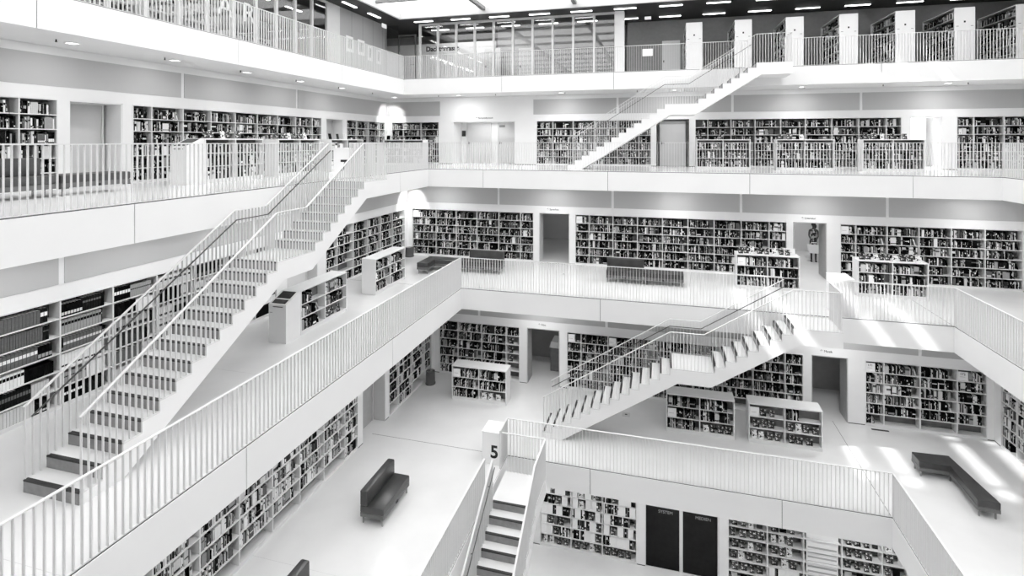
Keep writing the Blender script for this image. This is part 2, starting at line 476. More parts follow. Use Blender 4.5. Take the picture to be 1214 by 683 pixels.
# level 5
b5a = [-8.65, -7.85, -6.85, -5.84, -5.29]; b5b = [-3.44, -2.9, -1.9, -.9, .1, 1.1, 2.1, 3.09, 4.1, 4.66]; b5c = [6.5, 7.04, 8.06, 9.07, 9.86]
wall('back', 5, WL[5]-.3, WR[5]+.3, [G(b5a), (-5.0, -3.72, CH), G(b5b), (4.91, 6.0, CH), G(b5c)], [-6.95, -1.95, 3.05, 8.05])
l5a = [4.2, 5.2, 6.2, 7.18, 8.15, 9.13, 10.11, 11.05, 12.0, 12.95, 13.6]; l5b = [15.42, 16.1, 17.1, 18.1, 18.7]
wall('left', 5, -5, WY[5], [G(l5a), (13.87, 15.2, CH), G(l5b)], JY)
r5 = [18.6, 17.9, 16.9, 15.9, 14.9, 13.9]
wall('right', 5, -WY[5], 5, [(-18.6, -13.9, CH)], [-y for y in JY])
# level 4
b4a = [-3.9, -2.85, -1.83, -.74]; b4c = [1.97, 3.08, 4.06, 5.06, 6.08, 6.75]
wall('back', 4, WL[4]-.3, WR[4]+.3, [G(b4a), (-.48, 1.73, CH), G(b4c)], JX)
wall('left', 4, -5, WY[4], [], JY)
wall('right', 4, -WY[4], 5, [], [-y for y in JY])

wall_case('back', 7, b7a, 'white built-in bookcase in the far corner of the upper gallery, beside the double service doors', 'upper gallery corner case', 'mixed')
wall_case('back', 7, b7b, 'built-in bookcase behind the foot of the topmost staircase', 'case behind the topmost stair', 'mixed')
wall_case('back', 7, b7c, 'widest built-in bookcase of the upper gallery, behind three low white bookcases', 'wide upper back case', 'mixed', rowstyle=sign_first)
wall_case('back', 7, b7d, 'built-in bookcase of the upper gallery past the bright doorway', 'upper case past the bright doorway', 'mixed')
wall_case('left', 7, l7a, 'built-in bookcase behind the sofa on the upper gallery, before the lift door', 'case behind the upper sofa', 'mixed')
wall_case('left', 7, l7b, 'long built-in side-wall bookcase of the upper gallery, past the lift door', 'long upper side case', 'mixed')
wall_case('left', 7, l7c, 'short built-in side-wall bookcase near the bright corner of the upper gallery', 'short upper side case', 'mixed')
wall_case('back', 6, b6a, 'six-bay built-in bookcase behind the dark sofa at the middle gallery corner', 'case behind the corner sofa', 'dark', rowstyle=sign_first)
wall_case('back', 6, b6b, 'wide built-in bookcase of the middle gallery between the two doorways', 'middle back case', 'dark', rowstyle=sign_first)
wall_case('back', 6, b6c, 'built-in bookcase of the middle gallery beside the doorway with the standing woman', 'case beside the woman', 'dark', rowstyle=sign_first)
wall_case('left', 6, l6a, 'long built-in bookcase with serial volumes on the middle gallery, behind the big staircase', 'case behind the big stair', 'series')
wall_case('left', 6, l6b, 'built-in side-wall bookcase near the middle gallery corner, behind a low white bookcase', 'side case by the bin', 'dark', rowstyle=lambda r, b, rn: 'sparse' if rn.random() < .15 else None)
wall_case('back', 5, b5a, 'four-bay built-in bookcase in the lower gallery corner behind a low bookcase', 'lower corner case', 'dark', rowstyle=lambda r, b, rn: ('empty' if (b == 3 and r > 3) else ('faceout' if b == 3 and r > 0 else None)))
wall_case('back', 5, b5b, 'wide built-in bookcase of the lower gallery, seen through the staircase railing', 'lower back case', 'dark', rowstyle=lambda r, b, rn: ('sign' if (r == 0 and b in (0, 2)) else ('empty' if r == 5 and b > 5 else None)))
wall_case('back', 5, b5c, 'four-bay built-in bookcase with empty bottom shelf, behind the L-shaped dark bench', 'case behind the L bench', 'mixed', rowstyle=lambda r, b, rn: ('empty' if r == 5 and b > 0 else ('sign' if r == 0 and b in (0, 3) else ('sparse' if r == 5 else None))))
wall_case('left', 5, l5a, 'long built-in bookcase with pale spines under the gallery edge, behind the dark sofa', 'long pale-spined case', 'light', rowstyle=lambda r, b, rn: 'empty' if r == 5 and b < 9 else None)
wall_case('left', 5, l5b, 'four-bay built-in side-wall bookcase past the grey lift door on the lower gallery', 'case past the grey door', 'mixed', rowstyle=lambda r, b, rn: 'empty' if r == 5 and rn.random() < .6 else None)
wall_case('right', 5, r5, 'built-in side-wall bookcase at the frame edge beside the sunlit floor', 'sunlit side case', 'light', rowstyle=lambda r, b, rn: 'sparse' if r == 5 else None)
wall_case('back', 4, b4a, 'bottom-floor built-in bookcase with white file boxes, beside the dark glass doors', 'file box case', 'boxes', rowstyle=lambda r, b, rn: 'display' if r == 5 else None)
wall_case('back', 4, b4c, 'bottom-floor built-in bookcase with face-out books and a pale panel', 'face-out case', 'display', rowstyle=lambda r, b, rn: ('empty' if b == 2 and r < 5 else ('boxes' if rn.random() < .12 else None)), rows=6)
# pale cloth panel inside the face-out case
pn = MB().box(-.42, .42, 0, .03, 0, 1.55, 0)
for k in range(7): pn.box(-.38, .38, -.002, 0, .2+k*.14, .25+k*.14, 1)
pnl = pn.build('text_panel', ['paper', 'midwall'], None, (4.56, WY[4]+.06, .36+.075)); tag(pnl, 'pale printed panel standing in the face-out bookcase of the bottom floor', 'panel')

# ------------------------------------------------------------------ low bookcases
z = FL[5]
disp = lambda r, b, rn: 'faceout' if r == 2 and b == 1 else ('sign' if r == 0 and b == 0 else None)
free_case((-7.33, 17.1, z), 0, 'low white bookcase on the lower gallery beside the grey bin', 'low case by the grey bin', style='mixed', rowstyle=disp)
free_case((.17, 16.94, z), 0, 'low white bookcase full of books, partly under the staircase', 'low case under the stair', style='mixed', rowstyle=lambda r, b, rn: 'faceout' if r == 2 and b == 1 else ('sign' if r == 1 and b == 0 else None))
free_case((2.64, 16.94, z), 0, 'low white bookcase with few face-out books, near the lower doorway', 'low case with face-out books', style='display', rowstyle=lambda r, b, rn: 'sparse' if rn.random() < .2 else None)
z = FL[6]
free_case((-9.36, 11.66, z), PI/2, 'low white bookcase joined to the slanted screen kiosk on the middle gallery', 'low case beside the kiosk', style='sparse', rowstyle=lambda r, b, rn: 'faceout' if r == 2 and b == 1 else None)
free_case((-9.38, 15.38, z), PI/2, 'low white bookcase alone on the middle gallery before the L-shaped seat', 'low case before the corner seat', style='mixed')
free_case((2.61, 19.4, z), 0, 'low white bookcase with display books on top, below the doorway with the woman', 'low case near the woman', style='mixed', rowstyle=sign_first, topbooks=8)
free_case((6.45, 19.4, z), 0, 'low white bookcase with display books on top, catching sun on its end', 'low sunlit case', style='mixed', topbooks=9)
z = FL[7]
free_case((-11.84, 11.0, z), PI/2, 'low white bookcase beside the kiosk on the upper gallery', 'low upper case beside the kiosk', style='mixed', topbooks=5)
free_case((-11.84, 13.7, z), PI/2, 'low white bookcase on the upper gallery, behind the head of the big staircase', 'low upper case behind the rail', style='mixed', topbooks=6)
free_case((-11.84, 16.4, z), PI/2, 'low white bookcase on the upper gallery just past the numbered pillar', 'low upper case past the pillar', style='light', topbooks=3)
free_case((-12.9, 21.88, z), 0, 'low white bookcase at the far corner of the upper gallery', 'low upper corner case', style='mixed', topbooks=2)
free_case((1.42, 21.88, z), 0, 'low white bookcase on the upper gallery beside the dark-framed glass door', 'low upper case by the glass door', style='mixed', topbooks=2)
free_case((4.42, 21.88, z), 0, 'low white bookcase on the upper gallery, middle of three in a row', 'middle low upper case', style='mixed', topbooks=3)
free_case((7.43, 21.88, z), 0, 'low white bookcase on the upper gallery before the bright doorway', 'low upper case by the bright doorway', style='mixed', topbooks=5)

# ------------------------------------------------------------------ level 8: stacks, glazing, ceiling, skylight
z = FL[8]
stk = ['beside the white door', 'above the middle of the topmost stair', 'at the head of the topmost stair', 'just past the topmost stair landing', 'third past the topmost stair landing', 'second from the frame edge', 'cut by the frame edge']
for k in range(7):
    x0 = 1.07+2*k; y0 = 23.3; L = 2.5; W = .68; H = 2.25
    t = thing('tall_book_stack', 'tall white double-sided book stack on the top floor, '+stk[k], 'bookcase', (x0, y0, z), 0, 'tall stacks on the top floor')
    MB().box(0, W, 0, .05, 0, H).build('end_panel', 'frame', t)
    MB().box(0, W, L-.05, L, 0, H).build('end_panel', 'frame', t)
    MB().box(0, W, .05, L-.05, H-.03, H).build('top_board', 'frame', t)
    MB().box(.04, W-.04, .05, L-.05, 0, .08).build('plinth', 'frame', t)
    MB().box(W/2-.01, W/2+.01, .05, L-.05, .08, H-.03).build('back_panel', 'caseback', t)
    mk = MB().box(W/2-.03, W/2+.03, -.004, 0, 1.66, 1.73, 0).box(.06, .14, -.004, 0, 1.52, 1.535, 0).box(W-.14, W-.06, -.004, 0, 1.52, 1.535, 0).build('shelf_mark', 'text', t)
    rnd = random.Random(500+k); cid = len(CASES); CASES.append((t, 'tall stack '+stk[k], 'stack', 8))
    for r in range(6):
        zz = .08+.355*(5-r)
        if r < 5: MB().box(.005, W-.005, .05, L-.05, zz-.02, zz).build('shelf', 'frame', t)
        for b in range(3):
            # side faces: books look towards -x ; local frame rotated: x runs along y
            fill_cell(t, cid, b, r, .06+b*.8, .06+(b+1)*.8-.01, zz, .33, .004, .3, 'dark', rnd, 'side')
# glazing ring at the top floor
gx, gy = -13.98, 24.0
GH = 3.06
def glazing_line(axis, c, lo, hi, first, label_no):
    w = struct(MB().box(*( (lo, hi, c-.03, c+.03) if axis == 'x' else (c-.03, c+.03, lo, hi) ), GH-.06, GH+.05).build('window_%d' % label_no, 'mullion', None, (0, 0, z)))
    p = first
    pts = []
    while p < hi+.01: pts.append(p); p += 1.0
    for q in pts:
        b = MB()
        if axis == 'x': b.box(q-.055, q+.055, c-.05, c+.05, 0, GH)
        else: b.box(c-.05, c+.05, q-.055, q+.055, 0, GH)
        b.build('mullion', 'mullion', w)
    for i in range(len(pts)-1):
        b = MB()
        if axis == 'x': b.box(pts[i]+.055, pts[i+1]-.055, c-.006, c+.006, .02, GH-.06)
        else: b.box(c-.006, c+.006, pts[i]+.055, pts[i+1]-.055, .02, GH-.06)
        b.build('pane', 'glass', w)
    return w
glazing_line('x', gy, -12.1, -2.05, -12.05, 1)
glazing_line('y', gx, 3.0, 19.1, 3.06, 2)
struct(MB().box(-2.08, -1.65, gy-.1, gy+.35, 0, CEIL-z).build('wall_pillar', 'white', None, (0, 0, z)))
struct(MB().box(gx-.1, gx, 19.1, 19.98, 0, CEIL-z, 0).build('wall_left', 'mullion', None, (0, 0, z)))
struct(MB().box(gx-.1, gx, 19.98, 23.85, 0, CEIL-z, 0).build('wall_left', 'board', None, (0, 0, z)))
struct(MB().box(gx-.1, gx+.02, 23.85, 23.98, 0, CEIL-z, 0).build('trim_30', 'darkwall', None, (0, 0, z)))
# posters on the board wall
for i, (pa, pb, ph, dk) in enumerate(((20.42, 20.95, 1.95, 0), (21.35, 21.9, 1.95, 0), (22.15, 22.6, 1.8, 1), (23.0, 23.4, 1.75, 1))):
    lab = ['framed print with dark stripes', 'framed grey print', 'small pale print with a dark shape', 'narrow pale print'][i]
    t = thing('wall_print', lab+' on the timber wall, '+ORD[i]+' towards the corner', 'picture', (gx+.001, pa, z+ph-.75), 0, 'prints on the timber wall')
    MB().box(0, .025, 0, pb-pa, 0, .72).build('board', 'paper', t)
    MB().box(.025, .03, .07, pb-pa-.07, .14, .62).build('print', 'poster', t)
# door frame of the glazed corner
t = thing('glass_corner_door', 'dark-framed glass door at the top-floor corner beside the terrace lettering', 'door', (-13.3, gy, z))
t['kind'] = 'structure'; t.name = 'door_1'
MB().box(0, .07, -.03, .03, 0, 2.6).box(.95, 1.02, -.03, .03, 0, 2.6).box(.07, .95, -.03, .03, 2.53, 2.6).build('door_frame', 'hand', t)
MB().box(.07, .95, -.008, .008, .02, 2.53).build('pane', 'glass', t)
MB().box(.85, .9, -.07, -.03, 1.0, 1.06).box(.72, .9, -.08, -.06, 1.02, 1.05).build('door_handle', 'chrome', t)
struct(MB().box(gx, -13.3, gy-.02, gy+.02, 0, CEIL-z).build('window_3', 'glass', None, (0, 0, z)))
# rooms behind the glazing: pale partition walls
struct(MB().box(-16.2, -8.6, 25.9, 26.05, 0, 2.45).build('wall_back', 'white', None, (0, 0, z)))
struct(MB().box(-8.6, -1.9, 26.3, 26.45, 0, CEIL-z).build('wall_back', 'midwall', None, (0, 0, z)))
for k, (dx, nm) in enumerate(((-9.2, 'grey'), (-7.4, 'pale'))):
    t = thing('door_%d' % (2+k), nm+' door seen through the top-floor glazing', 'door', (dx, 25.88 if dx < -8.6 else 26.28, z)); t['kind'] = 'structure'
    MB().box(0, .9, -.03, .0, 0, 2.05).build('door_leaf', 'doorleaf', t)
    MB().box(.06, .12, -.08, -.03, 1.0, 1.12).build('door_handle', 'hand', t)
text('lettering', 'Dachterrasse', .34, 'text', (-10.8, gy-.012, z+1.78), (PI/2, 0, 0), None, 'CENTER', .003, 1, .012).name = 'terrace_lettering'
o = bpy.data.objects['terrace_lettering']; tag(o, 'black terrace lettering on the top-floor glass', 'lettering')
for i, (ch, yy) in enumerate((('A', 13.75), ('R', 14.75))):
    o = text('glass_letter', ch, .95, 'textpale', (gx+.012, yy, z+1.5), (PI/2, 0, PI/2))
    tag(o, 'large white letter %s on the side glazing of the top floor' % ch, 'lettering')
# right-hand back wall of the top floor
struct(MB().box(-1.65, OUTX1, 26.35, 26.5, 0, CEIL-z).build('wall_back', 'darkwall', None, (0, 0, z)))
t = thing('door_4', 'plain white door in the grey top-floor wall', 'door', (.06, 26.34, z)); t['kind'] = 'structure'
MB().box(0, .86, -.03, 0, 0, 2.08).build('door_leaf', 'paper', t)
MB().box(.05, .1, -.08, -.03, 1.0, 1.1).build('door_handle', 'hand', t)
t = MB().box(0, .42, 0, .012, 0, .3).build('paper_notice', 'paper', None, (-.75, YB[8]-.02, z+.62)); tag(t, 'white paper notice hanging on the top-floor railing', 'notice')
# shelves inside the side glazing
for k in range(3):
    free_case((-15.2, 6.3+k*2.9, z), PI/2, 'tall bookcase behind the lettered side glazing, '+ORD[k]+' counting towards the corner', 'case behind the side glazing '+ORD[k], L=2.6, rows=6, style='light', both=False, top=2.2)
free_case((-15.6, 15.6, z), PI/2, 'low bookcase behind the side glazing past the lettered panes', 'low case behind the side glazing', style='light', both=False)
# ceiling ring with dark slats; skylight well
sx0, sx1, sy0, sy1 = -12.43, 13.6, -3.6, 22.62
mb = MB()
for (a, b, c, d) in ((OUTX0, sx0-.12, FRONT, OUTY), (sx1+.12, OUTX1, FRONT, OUTY)): mb.box(a, b, c, d, 0, .25)
struct(mb.build('ceiling', 'slatX', None, (0, 0, CEIL)))
mb = MB()
for (a, b, c, d) in ((sx0-.12, sx1+.12, sy1+.12, OUTY), (sx0-.12, sx1+.12, FRONT, sy0-.12)): mb.box(a, b, c, d, 0, .25)
struct(mb.build('ceiling', 'slat', None, (0, 0, CEIL)))
WELL = .28
mb = MB(); th = .12
mb.box(sx0-th, sx0, sy0, sy1, -.03, WELL).box(sx1, sx1+th, sy0, sy1, -.03, WELL).box(sx0-th, sx1+th, sy1, sy1+th, -.03, WELL).box(sx0-th, sx1+th, sy0-th, sy0, -.03, WELL)
struct(mb.build('trim_31', 'mullion', None, (0, 0, CEIL)))
nxb = 6; stepx = (sx1-sx0)/nxb; nyb = 12; stepy = (sy1-sy0)/nyb
grid = MB()
for i in range(1, nxb): grid.box(sx0+i*stepx-.09, sx0+i*stepx+.09, sy0, sy1, WELL-.16, WELL+.02)
for j in range(1, nyb): grid.box(sx0, sx1, sy0+j*stepy-.06, sy0+j*stepy+.06, WELL-.12, WELL+.02)
sky = struct(grid.build('window_4', 'roofframe', None, (0, 0, CEIL)))
CLEAR = ((-6.6, -4.3, 6.8, 12.4), (-3.0, -.7, 6.8, 12.4), (5.0, 8.3, 18.2, 20.6))   # made-up clear strips in the frosted roof, laid out to shape the sun stripes
sub = stepx/4
ycuts = sorted(set([sy0, sy1]+[c for q in CLEAR for c in q[2:]]))
for i in range(nxb):
    x0 = sx0+i*stepx
    fr = MB(); cl = MB()
    for s4 in range(4):
        p = x0+s4*sub; mid = p+sub*.21
        for ya, yb_ in zip(ycuts[:-1], ycuts[1:]):
            ym = (ya+yb_)/2
            if any(q[0] < mid < q[1] and q[2] < ym < q[3] for q in CLEAR):
                fr.box(p+sub*.36, p+sub, ya, yb_, WELL+.02, WELL+.03); cl.box(p, p+sub*.36, ya, yb_, WELL+.02, WELL+.03)
            else: fr.box(p, p+sub, ya, yb_, WELL+.02, WELL+.03)
    fr.build('frosted_pane', 'frost', sky)
    if cl.v: cl.build('sun_slit', 'roofglass', sky)
# tubes on the slatted ceiling
def tube(x, y, rz, lab):
    t = thing('ceiling_light', lab, 'lamp', (x, y, CEIL), rz, 'strip lights on the dark ceiling')
    MB().box(-.5, .5, -.07, .07, -.03, 0).build('housing', 'mullion', t)
    MB().box(-.49, .49, -.06, .06, -.045, -.03).build('diffuser', 'tube', t)
for k in range(-6, 7):
    lab = ORD[k+6]+' strip light of the front ceiling row, from the glazed corner'
    tube(.43+2*k, 23.4, 0, lab)
for k in range(-6, 7):
    tube(.43+2*k, 25.4, 0, ORD[k+6]+' strip light of the rear ceiling row, from the glazed corner')
for k in range(6):
    tube(-13.3, 11.7+2*k, PI/2, ORD[5-k]+' strip light over the side walkway, from the timber wall corner')
for k in range(5):
    tube(-16.2, 11.7+2*k, PI/2, ORD[4-k]+' strip light inside the side glazing, from the corner')
t = MB().box(0, .4, -.02, .02, 0, .2).build('exit_sign', 'exit', None, (-13.6, 22.9, CEIL-.3), PI/2); tag(t, 'small lit exit sign under the top-floor ceiling at the timber wall corner', 'sign')
t = MB().box(0, .3, -.02, .02, 0, .14).build('exit_sign', 'exit', None, (-.75, 24.9, CEIL-.24)); tag(t, 'small lit exit sign under the ceiling beside the white top-floor pillar', 'sign')

# ------------------------------------------------------------------ rooms beyond the openings and outer walls
struct(MB().box(OUTX0, OUTX1, OUTY, OUTY+.2, 0, FL[8]).build('wall_back', 'white'))
struct(MB().box(OUTX0-.2, OUTX0, FRONT, OUTY, 0, CEIL+.25).build('wall_left', 'midwall'))
struct(MB().box(OUTX1, OUTX1+.2, FRONT, OUTY, 0, CEIL+.25).build('wall_right', 'midwall'))
struct(MB().box(OUTX0, OUTX1, FRONT-.2, FRONT, 0, CEIL+.25).build('wall_front', 'white'))
struct(MB().box(OUTX0, OUTX1, OUTY, OUTY+.2, FL[8], CEIL+.25).build('wall_back', 'darkwall'))
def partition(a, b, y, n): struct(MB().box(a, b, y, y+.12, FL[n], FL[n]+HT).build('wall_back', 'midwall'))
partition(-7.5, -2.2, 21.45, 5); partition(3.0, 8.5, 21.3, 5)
# jamb linings
def lining(side, n, a0, a1, depth, mat='soft', lintel=True):
    loc, rz = frame_of(side, n)
    if side == 'right': a0, a1 = -a1, -a0
    mb = MB().box(a0-.02, a0+.03, .01, depth, 0, CH).box(a1-.03, a1+.02, .01, depth, 0, CH)
    if lintel: mb.box(a0-.02, a1+.02, .01, depth, CH-.03, CH)
    return struct(mb.build('trim_%d' % (40+len([o for o in bpy.data.objects if o.name.startswith('trim_4') or o.name.startswith('trim_5')])), mat, None, loc, rz))
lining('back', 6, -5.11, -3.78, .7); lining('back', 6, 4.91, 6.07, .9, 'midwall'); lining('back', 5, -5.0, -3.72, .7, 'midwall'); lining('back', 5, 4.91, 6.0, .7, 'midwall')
lining('left', 5, 13.87, 15.2, .5); lining('left', 6, 13.55, 15.0, .5); lining('left', 7, 9.09, 10.35, .6, 'white'); lining('left', 7, 18.85, 20.05, .6, 'white')
lining('back', 7, -10.18, -6.9, 1.1, 'white'); lining('back', 7, -.2, 1.23, .3, 'hand'); lining('back', 7, 9.82, 10.93, .6, 'white')
door_no = [4]
def door(side, n, a, w, d, leafmat, h=2.05, handle=True, glassy=False, parts=None):
    loc, rz = frame_of(side, n)
    p = Vector((loc[0], loc[1], FL[n]))+Matrix.Rotation(rz, 3, 'Z') @ Vector((a, d, 0))
    door_no[0] += 1
    t = thing('door_%d' % door_no[0], 'door', 'door', p, rz); t['kind'] = 'structure'; del t['label']; del t['category']
    MB().box(-.05, 0, -.04, .04, 0, h+.05).box(w, w+.05, -.04, .04, 0, h+.05).box(0, w, -.04, .04, h, h+.05).build('door_frame', 'mullion' if not glassy else 'hand', t)
    MB().box(.004, w-.004, -.02, .02, .01, h-.004).build('door_leaf', leafmat, t)
    if handle: MB().box(.06, .1, -.07, -.02, 1.0, 1.12, 0).box(.06, .2, -.08, -.06, 1.04, 1.07).build('door_handle', 'hand', t)
    return t
# upper gallery service doors in a lobby
struct(MB().box(-10.2, -6.88, 1.1, 1.2, 0, CH+.1).build('wall_back', 'white', None, (0, WY[7], FL[7])))
door('back', 7, -9.8, 1.25, 1.08, 'doorleaf', 2.06); door('back', 7, -8.1, .92, 1.08, 'doorleaf', 2.06)
t = MB().box(0, .2, 0, .02, 0, .3).build('fire_notice', 'text', None, (-10.12, WY[7]+1.07, FL[7]+1.4)); tag(t, 'black notice plate on the lobby wall beside the service doors', 'sign')
t = MB().box(0, .3, 0, .02, 0, .12).build('door_plate', 'textgrey', None, (-8.05, WY[7]+1.03, FL[7]+1.86)); tag(t, 'grey plate at the top of the narrower service door', 'sign')
door('back', 7, -.05, 1.13, .22, 'paleglass', 2.06, True, True)
door('left', 7, 9.2, 1.0, .55, 'paleglass', 2.08, False); door('left', 7, 18.95, 1.0, .55, 'paleglass', 2.08, False)
door('left', 6, 13.65, 1.25, .4, 'doorleaf', 2.06, False); door('left', 5, 13.95, 1.15, .45, 'midwall', 2.06, False)
# bright passage on the upper gallery, dark leaf in the two lower doorways
struct(MB().box(9.5, 11.4, 2.4, 2.5, 0, HT).build('wall_back', 'white', None, (0, WY[7], FL[7])))
# bottom-floor glass doors
for i, (a, tx) in enumerate(((-.46, 'SYSTEM'), (.66, 'MEDIEN'))):
    t = door('back', 4, a, 1.02, .06, 'darkglass', 2.09, False)
    text('lettering', tx, .13, 'textgrey', (.6, -.024, 1.78), (PI/2, 0, 0), t)
# lintel letters
def lintel(txt, x, n, size=.11):
    o = text('direction_lettering', txt, size, 'text', (x, WY[n]-.006, FL[n]+2.3), (PI/2, 0, 0), None, 'CENTER', .003)
    return o
tag(lintel('\u2191 Literatur', 5.45, 6), 'small black direction lettering above the doorway with the woman', 'lettering')
tag(lintel('\u2191 Musik', 5.35, 5), 'small black direction lettering above the lower doorway behind the stair landing', 'lettering')
tag(lintel('\u2191 Sprachen', -4.5, 6), 'small black direction lettering above the middle gallery grey doorway', 'lettering')
tag(lintel('\u2191 Film', -4.4, 5), 'small black direction lettering above the lower gallery corner doorway', 'lettering')
tag(lintel('\u2191 Personalbereich', -8.5, 7, .12), 'small black lettering above the upper gallery service lobby', 'lettering')
# cabinet with pale top inside the lower doorway
t = thing('display_cabinet', 'dark cabinet with pale sloped top inside the lower corner doorway', 'cabinet', (-4.35, 20.2, FL[5]))
MB().box(0, .7, 0, .6, 0, .95).build('body', 'sofabase', t)
MB().prism([(-.05, .95), (.75, .95), (.75, 1.2), (.05, 1.2)], -.05, .65, 0, 'xz').build('sloped_top', 'paper', t)

# ------------------------------------------------------------------ railings
def baluster_mesh(axis):
    m = MB()
    if axis == 'x': m.box(-.005, .005, -.02, .02, 0, 1)
    else: m.box(-.02, .02, -.005, .005, 0, 1)
    return m.mesh('baluster', ['rail'])
BALX, BALY = baluster_mesh('x'), baluster_mesh('y')
CAM = Vector((0, 0, CAMZ))
def railing(p, q, zf, label, sp=.0985, ends=True):
    """straight gallery railing from p to q (x, y) on the floor height zf."""
    p = Vector((p[0], p[1], 0)); q = Vector((q[0], q[1], 0)); d = q-p; L = d.length
    ax = 'x' if abs(d.x) > abs(d.y) else 'y'
    t = thing('gallery_railing', label, 'railing', (p.x, p.y, zf))
    MB().bar((0, 0, RAIL), (d.x, d.y, RAIL), .045, .016).build('top_rail', 'rail', t)
    MB().bar((0, 0, .012), (d.x, d.y, .012), .03, .012).build('bottom_rail', 'rail', t)
    n = max(2, int(round(L/sp))+1)
    pts = [d*(i/(n-1)) for i in range(n)]
    order = sorted(range(n), key=lambda i: ((p+pts[i]+Vector((0, 0, zf)))-CAM).length + (40 if not vis(p+pts[i]+Vector((0, 0, zf+.6))) else 0))
    keep = set(order[:100 if n > 100 else n])
    rest = MB()
    me = BALX if ax == 'x' else BALY
    for i in range(n):
        if i in keep: inst(me, 'baluster', t, (pts[i].x, pts[i].y, .012), 0, (1, 1, RAIL-.02))
        else:
            if ax == 'x': rest.box(pts[i].x-.005, pts[i].x+.005, -.02, .02, .012, RAIL-.008)
            else: rest.box(-.02, .02, pts[i].y-.005, pts[i].y+.005, .012, RAIL-.008)
    if rest.v:
        r = rest.build('far_balusters', 'rail', t); r['kind'] = 'stuff'
    return t
YAW = .2537
def project(v):
    S, Co = math.sin(YAW), math.cos(YAW)
    xc = Co*v.x+S*v.y; yc = -S*v.x+Co*v.y
    if yc < .3: return None
    return 627.44+601.8*xc/yc, 167.7-601.8*(v.z-CAMZ)/yc
def vis(v):
    r = project(v)
    return bool(r) and -15 < r[0] < 1229 and -15 < r[1] < 698
i_ = .035
railing((XL[8]-i_, 6.5), (XL[8]-i_, YB[8]+i_), FL[8], 'white top-floor railing in front of the lettered side glazing and prints')
railing((XL[8]-i_, YB[8]+i_), (3.45, YB[8]+i_), FL[8], 'white top-floor railing in front of the terrace glazing')
railing((4.79, YB[8]+i_), (12.97, YB[8]+i_), FL[8], 'white top-floor railing in front of the tall book stacks')
railing((XL[7]-i_, 5.0), (XL[7]-i_, 12.62), FL[7], 'white upper-gallery railing in front of the sofa and the kiosk')
railing((XL[7]-i_, 13.9), (XL[7]-i_, YB[7]+i_), FL[7], 'short white upper-gallery railing between the staircase head and the corner')
railing((XL[7]-i_, YB[7]+i_), (XR[7]+i_, YB[7]+i_), FL[7], 'long white upper-gallery railing across the back of the hall')
railing((XR[7]+i_, YB[7]+i_), (XR[7]+i_, 16.4), FL[7], 'white upper-gallery railing at the frame edge turning towards the viewer')
railing((XL[6]-i_, 2.4), (XL[6]-i_, YB[6]+i_), FL[6], 'long white middle-gallery railing running past the foot of the big staircase')
railing((XL[6]-i_, YB[6]+i_), (3.58, YB[6]+i_), FL[6], 'white middle-gallery railing in front of the dark sofas')
railing((4.95, YB[6]+i_), (XR[6]+i_, YB[6]+i_), FL[6], 'short white middle-gallery railing in front of the sunlit low bookcase')
railing((XR[6]+i_, YB[6]+i_), (XR[6]+i_, 11.5), FL[6], 'white middle-gallery railing on the sunlit side, turning towards the viewer')
railing((XL[5]-i_, 5.5), (XL[5]-i_, 12.45), FL[5], 'white lower-gallery railing beside the lowest staircase and the dark sofa')
railing((XL[5]-i_, 13.76), (XL[5]-i_, YB[5]+i_), FL[5], 'very short white railing beside the pillar with the 5')
railing((XL[5]-i_, YB[5]+i_), (XR[5]+i_, YB[5]+i_), FL[5], 'white lower-gallery railing in front of the two low bookcases')
railing((XR[5]+i_, YB[5]+i_), (XR[5]+i_, 9.5), FL[5], 'white lower-gallery railing beside the L-shaped bench')

